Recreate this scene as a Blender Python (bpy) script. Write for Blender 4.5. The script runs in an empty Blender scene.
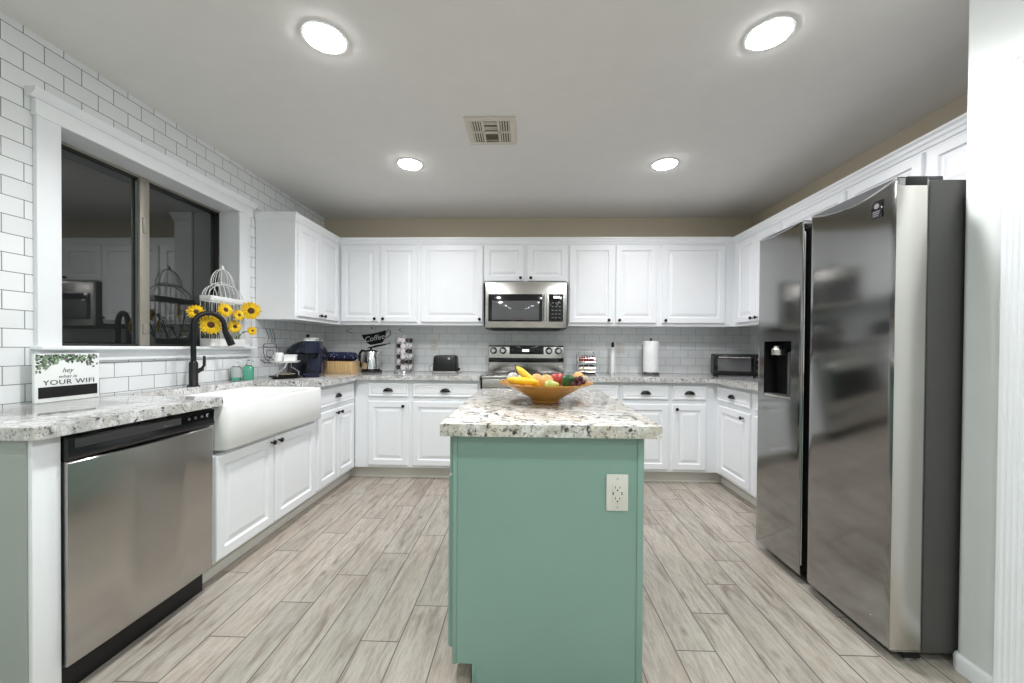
import bpy, bmesh, math, random
from mathutils import Vector, Matrix
PI = math.pi
random.seed(7)
S = bpy.context.scene
C = S.collection

# ------------------------------------------------------------------ camera, world, exposure
cam_d = bpy.data.cameras.new('camera'); cam = bpy.data.objects.new('camera', cam_d); C.objects.link(cam)
cam_d.sensor_width = 36.0; cam_d.lens = 390.08*36/1024; cam_d.clip_start = .02
cam_d.shift_x = -(514.03-512)/1024; cam_d.shift_y = (351.44-341.5)/1024
_r = Vector((0.99949961, 0.03086549, 0.00691811)); _d = Vector((0.00720929, -0.00933245, -0.99993046)); _f = Vector((-0.03079878, 0.99947998, -0.0095503))
cam.matrix_world = Matrix(((_r.x, -_d.x, -_f.x, 0), (_r.y, -_d.y, -_f.y, 0), (_r.z, -_d.z, -_f.z, 1.1747), (0, 0, 0, 1)))
S.camera = cam
world = bpy.data.worlds.new('night'); S.world = world; world.use_nodes = True
world.node_tree.nodes['Background'].inputs[0].default_value = (.10, .12, .12, 1)
world.node_tree.nodes['Background'].inputs[1].default_value = .35
S.view_settings.view_transform = 'Standard'; S.view_settings.look = 'None'
S.view_settings.gamma = 1; S.view_settings.use_curve_mapping = False
S.view_settings.exposure = 1.06
LAMP, LAMP_FILL = 54.0, 36.0      # brightness of the lamp lenses
WATT, WATT_FAR, WATT_FILL = 31.0, 22.0, 13.0      # power of the kitchen downlights and of unseen fill lamps added behind the camera
LAMP_COL = (.985, .985, 1.0); FILL_COL = (.90, 1.0, .97)
S.cycles.max_bounces = 10; S.cycles.diffuse_bounces = 6; S.cycles.glossy_bounces = 6
S.cycles.transmission_bounces = 6; S.cycles.caustics_reflective = False; S.cycles.caustics_refractive = False
S.cycles.sample_clamp_indirect = 6

# ------------------------------------------------------------------ materials
def sock(nt, v, inp):
    if isinstance(v, bpy.types.NodeSocket): nt.links.new(v, inp)
    elif v is not None: inp.default_value = v
def nd(nt, typ, ins=(), **at):
    n = nt.nodes.new(typ)
    for k, v in at.items(): setattr(n, k, v)
    for k, v in (ins.items() if isinstance(ins, dict) else enumerate(ins)): sock(nt, v, n.inputs[k])
    return n
def mth(nt, op, a, b=None, c=None): return nd(nt, 'ShaderNodeMath', [a, b, c], operation=op).outputs[0]
def ramp(nt, fac, stops, interp='LINEAR'):
    n = nt.nodes.new('ShaderNodeValToRGB'); n.color_ramp.interpolation = interp
    e = n.color_ramp.elements
    while len(e) < len(stops): e.new(.5)
    for el, (p, c) in zip(e, stops): el.position = p; el.color = (*c, 1) if len(c) == 3 else c
    nt.links.new(fac, n.inputs[0]); return n.outputs[0]
def mix(nt, f, a, b, bt='MIX'):
    n = nt.nodes.new('ShaderNodeMix'); n.data_type = 'RGBA'; n.blend_type = bt
    sock(nt, f, n.inputs[0])
    for v, i in ((a, 6), (b, 7)): sock(nt, (*v, 1) if isinstance(v, tuple) and len(v) == 3 else v, n.inputs[i])
    return n.outputs[2]
def new_mat(name):
    m = bpy.data.materials.new(name); m.use_nodes = True
    nt = m.node_tree; return m, nt, nt.nodes['Principled BSDF']
def noise(nt, scale, detail=3, rough=.5, vec=None, dist=0):
    n = nt.nodes.new('ShaderNodeTexNoise'); n.inputs['Scale'].default_value = scale
    n.inputs['Detail'].default_value = detail; n.inputs['Roughness'].default_value = rough; n.inputs['Distortion'].default_value = dist
    if vec is not None: nt.links.new(vec, n.inputs['Vector'])
    return n.outputs['Fac']
def ocoord(nt, scale=(1, 1, 1)):
    tc = nt.nodes.new('ShaderNodeTexCoord'); mp = nt.nodes.new('ShaderNodeMapping'); mp.inputs['Scale'].default_value = scale
    nt.links.new(tc.outputs['Object'], mp.inputs[0]); return mp.outputs[0]
def wcoord(nt): return nt.nodes.new('ShaderNodeNewGeometry').outputs['Position']
def bump(nt, b, h, strength, dist=.002):
    n = nd(nt, 'ShaderNodeBump'); n.inputs['Strength'].default_value = strength; n.inputs['Distance'].default_value = dist
    nt.links.new(h, n.inputs['Height']); nt.links.new(n.outputs[0], b.inputs['Normal'])
def paint(name, col, rough=.5, metal=0., var=.04, nscale=8., bmp=0., bscale=200., spec=.5, coat=0.):
    m, nt, b = new_mat(name)
    v = ocoord(nt); f = noise(nt, nscale, 4, .55, v)
    lo = tuple(max(0, c*(1-var)) for c in col); hi = tuple(min(1, c*(1+var)) for c in col)
    nt.links.new(ramp(nt, f, [(.3, lo), (.7, hi)]), b.inputs['Base Color'])
    b.inputs['Roughness'].default_value = rough; b.inputs['Metallic'].default_value = metal
    b.inputs['Specular IOR Level'].default_value = spec; b.inputs['Coat Weight'].default_value = coat
    if bmp: bump(nt, b, noise(nt, bscale, 3, .5, v), bmp, .001)
    return m
def brushed(name, col, rough, axis_scale, aniso=0.):
    m, nt, b = new_mat(name); v = ocoord(nt, axis_scale); f = noise(nt, 1.0, 4, .6, v)
    nt.links.new(ramp(nt, f, [(.25, tuple(c*.975 for c in col)), (.75, tuple(min(1, c*1.02) for c in col))]), b.inputs['Base Color'])
    nt.links.new(mth(nt, 'MULTIPLY_ADD', f, .05, rough-.025), b.inputs['Roughness'])
    b.inputs['Metallic'].default_value = 1; b.inputs['Anisotropic'].default_value = aniso
    bump(nt, b, f, .008, .0004)
    return m
def glassy(name, col, rough=.02, ior=1.45, trans=1.):
    m, nt, b = new_mat(name); b.inputs['Base Color'].default_value = (*col, 1); b.inputs['Roughness'].default_value = rough
    b.inputs['IOR'].default_value = ior; b.inputs['Transmission Weight'].default_value = trans; return m
def emit(name, col, s):
    m, nt, b = new_mat(name); b.inputs['Base Color'].default_value = (*col, 1)
    b.inputs['Emission Color'].default_value = (*col, 1); b.inputs['Emission Strength'].default_value = s; return m
def tiling(nt, u, v, w, L, shift, u0, v0, gap):
    """rows of width w stacked along u, pieces of length L along v, each row shifted by shift*L; returns grout mask and a random id"""
    ru = mth(nt, 'DIVIDE', mth(nt, 'SUBTRACT', u, u0), w); row = mth(nt, 'FLOOR', ru); fu = mth(nt, 'FRACT', ru)
    rv = mth(nt, 'SUBTRACT', mth(nt, 'DIVIDE', mth(nt, 'SUBTRACT', v, v0), L), mth(nt, 'MULTIPLY', row, shift))
    colm = mth(nt, 'FLOOR', rv); fv = mth(nt, 'FRACT', rv)
    du = mth(nt, 'MULTIPLY', mth(nt, 'MINIMUM', fu, mth(nt, 'SUBTRACT', 1., fu)), w)
    dv = mth(nt, 'MULTIPLY', mth(nt, 'MINIMUM', fv, mth(nt, 'SUBTRACT', 1., fv)), L)
    d = mth(nt, 'MINIMUM', du, dv)
    mr = nd(nt, 'ShaderNodeMapRange', {0: d, 1: gap*.5, 2: gap*.5+.0012, 3: 1., 4: 0.})
    cv = nd(nt, 'ShaderNodeCombineXYZ', [row, colm, 0.])
    wn = nd(nt, 'ShaderNodeTexWhiteNoise', {'Vector': cv.outputs[0]}, noise_dimensions='3D')
    return mr.outputs[0], wn.outputs['Value'], wn.outputs['Color'], d
def tile_wall(name, axis, v0, grout, gap, above=None, tile_top=9., pz=.0785, L_=.150, z0=.925, bright=1.):
    m, nt, b = new_mat(name); p = wcoord(nt); s = nd(nt, 'ShaderNodeSeparateXYZ', [p])
    g, r, c, d = tiling(nt, s.outputs[2], s.outputs[axis], pz, L_, .5, z0, v0, gap)
    tone = ramp(nt, r, [(0, tuple(c*bright for c in (.74, .76, .77))), (1, tuple(c*bright for c in (.80, .815, .825)))])
    col = mix(nt, g, tone, grout)
    rough = mth(nt, 'MULTIPLY_ADD', g, .6, .16)
    h = nd(nt, 'ShaderNodeMapRange', {0: d, 1: 0., 2: .006, 3: 0., 4: 1.}).outputs[0]
    h2 = mth(nt, 'ADD', h, mth(nt, 'MULTIPLY', noise(nt, 9., 2, .5, p), .35))
    if above is not None:
        k = mth(nt, 'GREATER_THAN', s.outputs[2], tile_top)
        col = mix(nt, k, col, above)
        rough = nd(nt, 'ShaderNodeMix', {0: k, 2: rough, 3: .7}).outputs[0]
        h2 = mth(nt, 'MULTIPLY', h2, mth(nt, 'SUBTRACT', 1., k))
    nt.links.new(col, b.inputs['Base Color']); nt.links.new(rough, b.inputs['Roughness'])
    bump(nt, b, h2, .35, .0015)
    return m
def floor_mat():
    m, nt, b = new_mat('plank_tile_floor'); p = wcoord(nt); s = nd(nt, 'ShaderNodeSeparateXYZ', [p])
    g, r, c, d = tiling(nt, s.outputs[0], s.outputs[1], .1554, .88, .25, -1.43-.1554*20, 1.308-.88*20-.22*20, .0036)
    # grain stretched along the boards, displaced per plank
    off = nd(nt, 'ShaderNodeVectorMath', [c, (37., 53., 11.)], operation='MULTIPLY').outputs[0]
    st = nd(nt, 'ShaderNodeVectorMath', [p, (15., 1.9, 1.)], operation='MULTIPLY').outputs[0]
    gv = nd(nt, 'ShaderNodeVectorMath', [st, off], operation='ADD').outputs[0]
    grain = noise(nt, 1.6, 7, .66, gv, .8)
    st2 = nd(nt, 'ShaderNodeVectorMath', [p, (5., 1.6, 1.)], operation='MULTIPLY').outputs[0]
    patch = noise(nt, 1.3, 4, .6, nd(nt, 'ShaderNodeVectorMath', [st2, off], operation='ADD').outputs[0], .4)
    base = ramp(nt, r, [(0, (.40, .355, .315)), (.2, (.47, .425, .385)), (.38, (.40, .39, .365)), (.55, (.52, .485, .445)), (.75, (.44, .42, .39)), (1, (.49, .44, .40))])
    base = mix(nt, ramp(nt, patch, [(.38, (0, 0, 0)), (.75, (.8, .8, .8))]), base, (.56, .55, .525))
    fine = noise(nt, 5.5, 6, .7, gv, .4)
    col = mix(nt, ramp(nt, grain, [(.33, (1, 1, 1)), (.43, (.42, .42, .42)), (.52, (.10, .10, .10)), (.62, (0, 0, 0))]), base, (.245, .215, .19))
    col = mix(nt, ramp(nt, fine, [(.38, (.5, .5, .5)), (.56, (0, 0, 0))]), col, (.27, .23, .20))
    col = mix(nt, 1.0, col, (.97, .925, .87), 'MULTIPLY')
    # knots
    kv = nd(nt, 'ShaderNodeTexVoronoi', {'Scale': 1.0, 'Vector': nd(nt, 'ShaderNodeVectorMath', [nd(nt, 'ShaderNodeVectorMath', [p, (7., 3.2, 1.)], operation='MULTIPLY').outputs[0], off], operation='ADD').outputs[0]}).outputs['Distance']
    col = mix(nt, nd(nt, 'ShaderNodeMapRange', {0: kv, 1: .03, 2: .12, 3: .75, 4: 0.}).outputs[0], col, (.17, .13, .10))
    col = mix(nt, g, col, (.12, .105, .095))
    nt.links.new(col, b.inputs['Base Color'])
    nt.links.new(mth(nt, 'MULTIPLY_ADD', grain, .18, .30), b.inputs['Roughness'])
    bump(nt, b, mth(nt, 'SUBTRACT', mth(nt, 'MULTIPLY', grain, .25), g), .25, .0015)
    return m
def granite(name, base, mid, dark, tan, amt, fleck=48):
    m, nt, b = new_mat(name); v = wcoord(nt)
    n1 = noise(nt, 13, 6, .7, v, .9); n2 = noise(nt, fleck, 5, .72, v, .5); n3 = noise(nt, 6, 5, .65, v, 1.4); n4 = noise(nt, 130, 4, .65, v); n5 = noise(nt, 24, 5, .7, v, .8)
    col = mix(nt, ramp(nt, n1, [(.44, (0, 0, 0)), (.58, (1, 1, 1))]), base, mid)
    col = mix(nt, ramp(nt, n3, [(.50, (0, 0, 0)), (.64, (.8, .8, .8))]), col, tan)
    col = mix(nt, ramp(nt, n4, [(.40, (.8, .8, .8)), (.48, (0, 0, 0))]), col, mid)
    cl = ramp(nt, n5, [(.42, (0, 0, 0)), (.55, (1, 1, 1))])
    sp = ramp(nt, n2, [(amt-.02, (1, 1, 1)), (amt+.05, (0, 0, 0))])
    col = mix(nt, mth(nt, 'MULTIPLY', cl, sp), col, dark)
    col = mix(nt, ramp(nt, n4, [(.33, (.85, .85, .85)), (.37, (0, 0, 0))]), col, dark)
    nt.links.new(col, b.inputs['Base Color']); b.inputs['Roughness'].default_value = .09
    return m

M = {}
M['white'] = paint('white_cabinet_paint', (.825, .84, .865), .34, var=.012)
M['trim'] = paint('white_trim_paint', (.81, .83, .85), .4, var=.012)
M['ceiling'] = paint('ceiling_paint', (.74, .73, .71), .85, var=.015, bmp=.12, bscale=120)
M['wallpaint'] = paint('pale_wall_paint', (.72, .745, .735), .7, var=.015, bmp=.15, bscale=90)
M['tan'] = paint('tan_wall_paint', (.52, .46, .36), .75, var=.02, bmp=.15, bscale=90)
M['tile_left'] = tile_wall('subway_tile_left', 1, 1.512-.1435*60.5, (.17, .18, .18), .0022, pz=.07745, L_=.1435, z0=2.0141-.07745*30)
M['tile_back'] = tile_wall('subway_tile_back', 0, -3.0, (.48, .48, .48), .0024, (.54, .475, .37), 1.42, bright=1.09)
M['tile_right'] = tile_wall('subway_tile_right', 1, -3.0, (.48, .48, .48), .0024, (.54, .475, .37), 1.42, bright=1.09)
M['floor'] = floor_mat()
M['granite'] = granite('pale_granite', (.72, .72, .72), (.44, .43, .42), (.06, .057, .06), (.54, .515, .47), .425)
M['granite_island'] = granite('cream_granite', (.82, .81, .79), (.52, .49, .44), (.06, .055, .055), (.68, .61, .50), .455, 34)
M['green'] = paint('sea_green_paint', (.245, .385, .335), .42, var=.03, nscale=3.)
M['steel'] = brushed('brushed_steel', (.60, .585, .56), .26, (2, 2, 220))
M['steel_dw'] = brushed('brushed_dishwasher_steel', (.50, .485, .465), .24, (240, 2, 2), .5)
M['fridge'] = brushed('dark_fridge_steel', (.33, .33, .325), .12, (2, 2, 260), .2)
M['fridge_edge'] = brushed('fridge_door_edge_steel', (.62, .60, .565), .30, (260, 2, 2))
M['fridge_body'] = paint('fridge_side_grey', (.075, .072, .07), .45, var=.03, bmp=.1, bscale=500)
M['black'] = paint('matte_black', (.006, .006, .0065), .42, var=.1, spec=.35)
M['blackgloss'] = paint('gloss_black', (.008, .008, .009), .09, var=.1)
M['darkgrey'] = paint('dark_grey_plastic', (.05, .05, .052), .4)
M['chrome'] = paint('chrome', (.75, .75, .76), .14, 1.)
M['toe'] = paint('shaded_toe_kick_paint', (.66, .645, .60), .5, var=.02)  # cabinet white dulled to beige, shade of the toe space put into the colour
M['sage'] = paint('shaded_sage_paint', (.36, .40, .37), .5, var=.015)  # sage paint, darkened to carry part of the shade on this end
M['pull'] = paint('oil_rubbed_bronze', (.018, .015, .014), .34, .6)
M['porcelain'] = paint('white_porcelain', (.86, .86, .855), .10, var=.006)
M['alu'] = paint('beige_aluminium', (.36, .34, .29), .42, .4)
M['bronze'] = paint('dark_bronze_frame', (.035, .033, .030), .4, .3)
M['plate'] = paint('outlet_plastic', (.74, .71, .66), .4)
M['slot'] = paint('outlet_slot', (.05, .045, .04), .5)
M['wood'] = None
def wood(name, a, b_, sc=(3, 3, 30), rough=.4):
    m, nt, b = new_mat(name); v = ocoord(nt, sc); f = noise(nt, 2., 6, .65, v, 1.)
    nt.links.new(ramp(nt, f, [(.3, a), (.7, b_)]), b.inputs['Base Color']); b.inputs['Roughness'].default_value = rough; return m
M['bowl'] = wood('honey_wood', (.36, .15, .025), (.62, .32, .07), (4, 4, 26), .22)
M['bamboo'] = wood('bamboo_wood', (.62, .40, .18), (.78, .56, .30), (40, 4, 4))
M['rawwood'] = wood('raw_wood', (.16, .09, .04), (.26, .16, .08))
M['navy'] = paint('navy_plastic', (.006, .010, .034), .25)
M['navydark'] = paint('navy_dark_enamel', (.010, .013, .024), .22)
M['wirewhite'] = paint('white_wire', (.74, .74, .73), .45)
M['petal'] = paint('sunflower_yellow', (.90, .60, .02), .55, var=.2, nscale=30)
M['seed'] = paint('sunflower_seed_brown', (.07, .02, .008), .8, var=.4, nscale=120, bmp=.5, bscale=300)
M['leaf'] = paint('leaf_green', (.07, .16, .04), .5, var=.25, nscale=20)
M['leafdark'] = paint('leaf_dark_green', (.03, .07, .03), .5, var=.3, nscale=20)
M['leafpale'] = paint('leaf_pale_green', (.22, .32, .18), .5, var=.25, nscale=20)
M['card'] = paint('white_card', (.80, .82, .81), .4)
M['ink'] = paint('dark_ink', (.03, .03, .035), .6)
M['greyink'] = paint('grey_ink', (.16, .15, .16), .6)
M['clear'] = glassy('clear_plastic', (.92, .97, .95), .05, 1.4)
M['soap'] = glassy('green_soap', (.25, .85, .58), .08, 1.35, .9)
M['paper'] = paint('paper_towel', (.86, .86, .87), .9, bmp=.3, bscale=150)
M['red'] = paint('paprika_red', (.33, .06, .03), .5, var=.3, nscale=40)
M['spice'] = paint('pale_spice', (.55, .45, .33), .6, var=.3, nscale=40)
M['podlid'] = paint('pod_foil_lid', (.66, .60, .61), .35, var=.08)
M['poddark'] = paint('dark_pod_foil_lid', (.06, .045, .04), .35, var=.2)
M['banana'] = paint('banana_yellow', (.82, .55, .03), .45, var=.12, nscale=18)
M['apple'] = paint('red_apple', (.48, .06, .05), .28, var=.35, nscale=14)
M['peach'] = paint('peach_blush', (.75, .40, .14), .5, var=.3, nscale=10)
M['lime'] = paint('pear_green', (.42, .47, .12), .4, var=.2, nscale=14)
M['avocado'] = paint('dark_green_pepper', (.02, .09, .03), .25, var=.3)
M['grape'] = paint('dark_grape', (.07, .015, .03), .25, var=.3)
M['onion'] = paint('pale_onion', (.62, .62, .64), .22, var=.12)
M['stalk'] = paint('brown_stalk', (.10, .06, .02), .7)
M['vent'] = paint('cream_register_paint', (.62, .58, .50), .5)
M['ventdark'] = paint('duct_dark', (.10, .075, .05), .8)
M['lamp'] = emit('lamp_lens', LAMP_COL, LAMP)
M['lampfill'] = emit('fill_lamp_lens', FILL_COL, LAMP_FILL)
M['display'] = emit('pale_display', (.75, .85, .85), .8)
m, nt, b = new_mat('window_glass')
b.inputs['Base Color'].default_value = (.045, .05, .05, 1); b.inputs['Roughness'].default_value = .015
b.inputs['IOR'].default_value = 2.1; b.inputs['Transmission Weight'].default_value = .75; M['glass'] = m
m, nt, b = new_mat('oven_glass')
b.inputs['Base Color'].default_value = (.09, .09, .095, 1); b.inputs['Roughness'].default_value = .08; b.inputs['IOR'].default_value = 1.7; M['ovenglass'] = m
m, nt, b = new_mat('polka_navy_cloth')
vo = nd(nt, 'ShaderNodeTexVoronoi', {'Scale': 42., 'Vector': ocoord(nt)}).outputs['Distance']
nt.links.new(ramp(nt, vo, [(.16, (.35, .38, .5)), (.24, (.008, .012, .05))]), b.inputs['Base Color']); b.inputs['Roughness'].default_value = .75; M['polka'] = m

# ------------------------------------------------------------------ mesh helpers
class MB:
    def __init__(s): s.bm = bmesh.new()
    def box(s, x0, x1, y0, y1, z0, z1, bev=0., seg=2):
        bm = s.bm
        x0, x1 = sorted((x0, x1)); y0, y1 = sorted((y0, y1)); z0, z1 = sorted((z0, z1))
        v = [bm.verts.new((x, y, z)) for z in (z0, z1) for y in (y0, y1) for x in (x0, x1)]
        fs = [bm.faces.new([v[i] for i in f]) for f in ((0, 2, 3, 1), (4, 5, 7, 6), (0, 1, 5, 4), (2, 6, 7, 3), (0, 4, 6, 2), (1, 3, 7, 5))]
        if bev:
            es = list({e for f in fs for e in f.edges})
            bmesh.ops.bevel(bm, geom=es, offset=bev, segments=seg, profile=.5, affect='EDGES')
        return s
    def loops(s, L, cap0=True, cap1=True, closed=True):
        bm = s.bm; R = [[bm.verts.new(p) for p in l] for l in L]
        for a, b in zip(R, R[1:]):
            n = len(a)
            for i in range(n if closed else n-1):
                try: bm.faces.new((a[i], a[(i+1) % n], b[(i+1) % n], b[i]))
                except ValueError: pass
        if cap0: bm.faces.new(list(reversed(R[0])))
        if cap1: bm.faces.new(R[-1])
        return s
    def lathe(s, prof, c=(0, 0, 0), seg=32, axis='z', cap0=True, cap1=True, a0=0., sx=1., sy=1.):
        L = []
        for r, h in prof:
            l = []
            for i in range(seg):
                a = a0+2*PI*i/seg; p = (r*math.cos(a)*sx, r*math.sin(a)*sy, h)
                if axis == 'y': p = (p[0], h, -p[1])
                elif axis == '-y': p = (p[0], -h, p[1])
                elif axis == 'x': p = (h, p[0], p[1])
                l.append((p[0]+c[0], p[1]+c[1], p[2]+c[2]))
            L.append(l)
        return s.loops(L, cap0, cap1)
    def tube(s, pts, r, seg=8, cap=True):
        pts = [Vector(p) for p in pts]; n = len(pts); rs = r if isinstance(r, (list, tuple)) else [r]*n
        T = [(pts[min(i+1, n-1)]-pts[max(i-1, 0)]).normalized() for i in range(n)]
        up = Vector((0, 0, 1)) if abs(T[0].z) < .9 else Vector((1, 0, 0))
        nv = T[0].cross(up).normalized(); L = []
        for i in range(n):
            if i: nv = (nv-T[i]*nv.dot(T[i])).normalized()
            bv = T[i].cross(nv)
            L.append([tuple(pts[i]+(nv*math.cos(2*PI*k/seg)+bv*math.sin(2*PI*k/seg))*rs[i]) for k in range(seg)])
        return s.loops(L, cap, cap)
    def rr(s, prof, x0, x1, y0, y1, r, n=5, cap0=True, cap1=True):
        """loft of rounded rectangles; prof = [(inset, z)]"""
        return s.loops([rrect(x0+i, x1-i, y0+i, y1-i, max(.0008, r-i*.5 if i > 0 else r), z, n) for i, z in prof], cap0, cap1)
    def prism(s, poly, z0, z1, bev=0.):
        bm = s.bm; a = [bm.verts.new((x, y, z0)) for x, y in poly]; b = [bm.verts.new((x, y, z1)) for x, y in poly]
        n = len(poly); fs = [bm.faces.new(list(reversed(a))), bm.faces.new(b)]
        for i in range(n): fs.append(bm.faces.new((a[i], a[(i+1) % n], b[(i+1) % n], b[i])))
        if bev:
            es = [e for f in fs[:2] for e in f.edges]
            bmesh.ops.bevel(bm, geom=es, offset=bev, segments=2, profile=.5, affect='EDGES')
        return s
    def panel(s, x0, x1, z0, z1, prof):
        """profile of (inset, y) rectangles, front facing -y"""
        L = [[(x0+i, y, z0+i), (x1-i, y, z0+i), (x1-i, y, z1-i), (x0+i, y, z1-i)] for i, y in prof]
        return s.loops(L)
    def xform(s, mtx): bmesh.ops.transform(s.bm, matrix=mtx, verts=s.bm.verts); return s
    def build(s, name, mat, parent=None, loc=(0, 0, 0), ang=35, flat=False):
        bmesh.ops.remove_doubles(s.bm, verts=s.bm.verts, dist=1e-6)
        bmesh.ops.recalc_face_normals(s.bm, faces=s.bm.faces)
        me = bpy.data.meshes.new(name); s.bm.to_mesh(me); s.bm.free()
        if not flat and len(me.polygons):
            me.shade_smooth(); me.set_sharp_from_angle(angle=math.radians(ang))
        me.materials.append(M[mat] if isinstance(mat, str) else mat)
        o = bpy.data.objects.new(name, me); C.objects.link(o); o.location = loc
        if parent: o.parent = parent
        return o
def rrect(x0, x1, y0, y1, r, z, n=5):
    r = min(r, (x1-x0)/2-1e-5, (y1-y0)/2-1e-5); P = []
    for cx, cy, a in ((x1-r, y0+r, -PI/2), (x1-r, y1-r, 0), (x0+r, y1-r, PI/2), (x0+r, y0+r, PI)):
        for i in range(n+1):
            t = a+PI/2*i/n; P.append((cx+r*math.cos(t), cy+r*math.sin(t), z))
    return P
def round_poly(pts):
    """pts = [(x, y, r)] with optional rounded corners"""
    out = []; n = len(pts)
    for i, (x, y, r) in enumerate(pts):
        if not r: out.append((x, y)); continue
        p = Vector((x, y)); a = (Vector(pts[i-1][:2])-p).normalized(); b = (Vector(pts[(i+1) % n][:2])-p).normalized()
        s0 = p+a*r; c = s0+b*r
        for k in range(7):
            t = PI/2*k/6; q = c-b*r*math.cos(t)-a*r*math.sin(t); out.append((q.x, q.y))
    return out
def thing(name, label, cat, loc=(0, 0, 0), rz=0., group=None):
    o = bpy.data.objects.new(name, None); C.objects.link(o); o.empty_display_size = .1
    o.location = loc; o.rotation_euler = (0, 0, rz); tag(o, label, cat, group); return o
def tag(o, label=None, cat=None, group=None, kind=None):
    for k, v in (('label', label), ('category', cat), ('group', group), ('kind', kind)):
        if v: o[k] = v
    return o
def struct(o): o['kind'] = 'structure'; return o
def copy_tree(root):
    r = root.copy(); C.objects.link(r)
    for ch in list(root.children):
        c = ch.copy(); C.objects.link(c); c.parent = r
        for g in ch.children:
            d = g.copy(); C.objects.link(d); d.parent = c
    return r
_text_todo = []
def text(name, s, size, mat, parent, loc, rot=(PI/2, 0, 0), sx=1., shear=0., spacing=1.):
    cu = bpy.data.curves.new('lettering_curve', 'FONT'); cu.body = s; cu.size = size; cu.extrude = .0004
    cu.align_x = 'CENTER'; cu.align_y = 'CENTER'; cu.shear = shear; cu.space_character = spacing; cu.resolution_u = 3
    t = bpy.data.objects.new('lettering_curve', cu); C.objects.link(t)
    bpy.context.view_layer.update()
    me = bpy.data.meshes.new_from_object(t.evaluated_get(bpy.context.evaluated_depsgraph_get()))
    bpy.data.objects.remove(t); bpy.data.curves.remove(cu)
    me.materials.clear(); me.materials.append(M[mat])
    o = bpy.data.objects.new(name, me); C.objects.link(o); o.location = loc; o.rotation_euler = rot; o.scale = (sx, 1, 1)
    if parent: o.parent = parent
    return o
def arc(c, r, a0, a1, n, plane='xz', ry=None):
    P = []
    for i in range(n+1):
        a = a0+(a1-a0)*i/n; u = r*math.cos(a); w = (ry or r)*math.sin(a)
        P.append({'xz': (c[0]+u, c[1], c[2]+w), 'yz': (c[0], c[1]+u, c[2]+w), 'xy': (c[0]+u, c[1]+w, c[2])}[plane])
    return P

# ------------------------------------------------------------------ room shell
XL, XR, YB, ZC, YF = -2.117, 2.275, 4.029, 2.512, -3.2
NX, NY = 1.598, 1.489        # the near right wall and its end beside the fridge
CT, CB = .925, .885        # counter top and underside
b = MB(); b.box(XL-.3, XR+.3, YF-.15, YB+.15, -.1, 0); struct(b.build('floor', 'floor', flat=True))
b = MB(); b.box(XL-.3, XR+.3, YF-.15, YB+.15, ZC, ZC+.1); struct(b.build('ceiling', 'ceiling', flat=True))
WY0, WY1, WZ0, WZ1 = 1.707, 2.80, 1.155, 2.157
b = MB()
o_ = .013
b.box(XL-.2, XL, YF, WY0-o_, 0, ZC); b.box(XL-.2, XL, WY1+o_, YB, 0, ZC)
b.box(XL-.2, XL, WY0-o_, WY1+o_, 0, WZ0-.004); b.box(XL-.2, XL, WY0-o_, WY1+o_, WZ1+o_, ZC)
struct(b.build('wall_left', 'tile_left', flat=True))
b = MB(); b.box(XL-.2, XR+.15, YB, YB+.12, 0, ZC); struct(b.build('wall_back', 'tile_back', flat=True))
b = MB(); b.box(XR, XR+.15, NY, YB, 0, ZC); struct(b.build('wall_right', 'tile_right', flat=True))
b = MB(); b.box(XL-.2, XR+.15, YF-.12, YF, 0, ZC); struct(b.build('wall_front', 'wallpaint', flat=True))
DY0, DY1 = .46, 1.259       # doorway in the near right wall
b = MB()
b.prism(round_poly([(NX, DY1, 0), (XR+.15, DY1, 0), (XR+.15, NY, 0), (NX, NY, .022)]), 0, ZC)
b.box(NX, NX+.14, YF, DY0, 0, ZC); b.box(NX, NX+.14, DY0, DY1, 2.062, ZC)
struct(b.build('wall_near_right', 'wallpaint'))
d1 = struct(MB().panel(0, DY1-DY0, 0.006, 2.060, [(0, .04), (0, 0), (.0, 0)]).build('door_1', 'trim', None, (NX+.06, DY1, 0), flat=True)); d1.rotation_euler.z = -PI/2
for z0, z1 in ((.2, .95), (1.1, 1.95)):
    MB().panel(.12, DY1-DY0-.12, z0, z1, [(0, 0), (.004, -.006), (.02, -.008), (.04, -.002), (.06, -.006)]).build('door_panel', 'trim', d1)
# fluted casing of the doorway: two legs and a mitred head
def casing_profile():
    pr = [(0, 0), (0, .014), (.006, .019), (.016, .019)]
    for k in range(4):
        u = .018+k*.016; pr += [(u, .019), (u+.004, .0155), (u+.009, .0155), (u+.013, .019)]
    return pr+[(.086, .019), (.092, .015), (.092, 0)]
cb = MB(); pr = casing_profile(); W = .096; oy, oz = 1.357, 2.157
L = [[(NX-h, oy-u, 0) for u, h in pr], [(NX-h, oy-u, oz-u) for u, h in pr], [(NX-h, DY0-W+u, oz-u) for u, h in pr], [(NX-h, DY0-W+u, 0) for u, h in pr]]
cb.loops(L); struct(cb.build('trim_1', 'trim', ang=20))
b = MB()
bp = [(0, 0), (.012, 0), (.012, .048), (.009, .056), (.004, .061), (0, .062)]
def sweep(mb, path, prof, closed=False):
    """mitred sweep of (offset to the right of travel, z) profile along a 2-D path"""
    n = len(path); P = [Vector(p) for p in path]; L = []
    for i in range(n):
        a = (P[i]-P[i-1]).normalized() if i else None; c = (P[i+1]-P[i]).normalized() if i < n-1 else None
        ra = Vector((a.y, -a.x)) if a else None; rc = Vector((c.y, -c.x)) if c else None
        if ra is None: m_ = rc
        elif rc is None: m_ = ra
        else: m_ = (ra+rc); m_ = m_/max(1e-6, m_.dot(ra))
        L.append([(P[i].x+m_.x*o, P[i].y+m_.y*o, z) for o, z in prof])
    return mb.loops(L)
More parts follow.
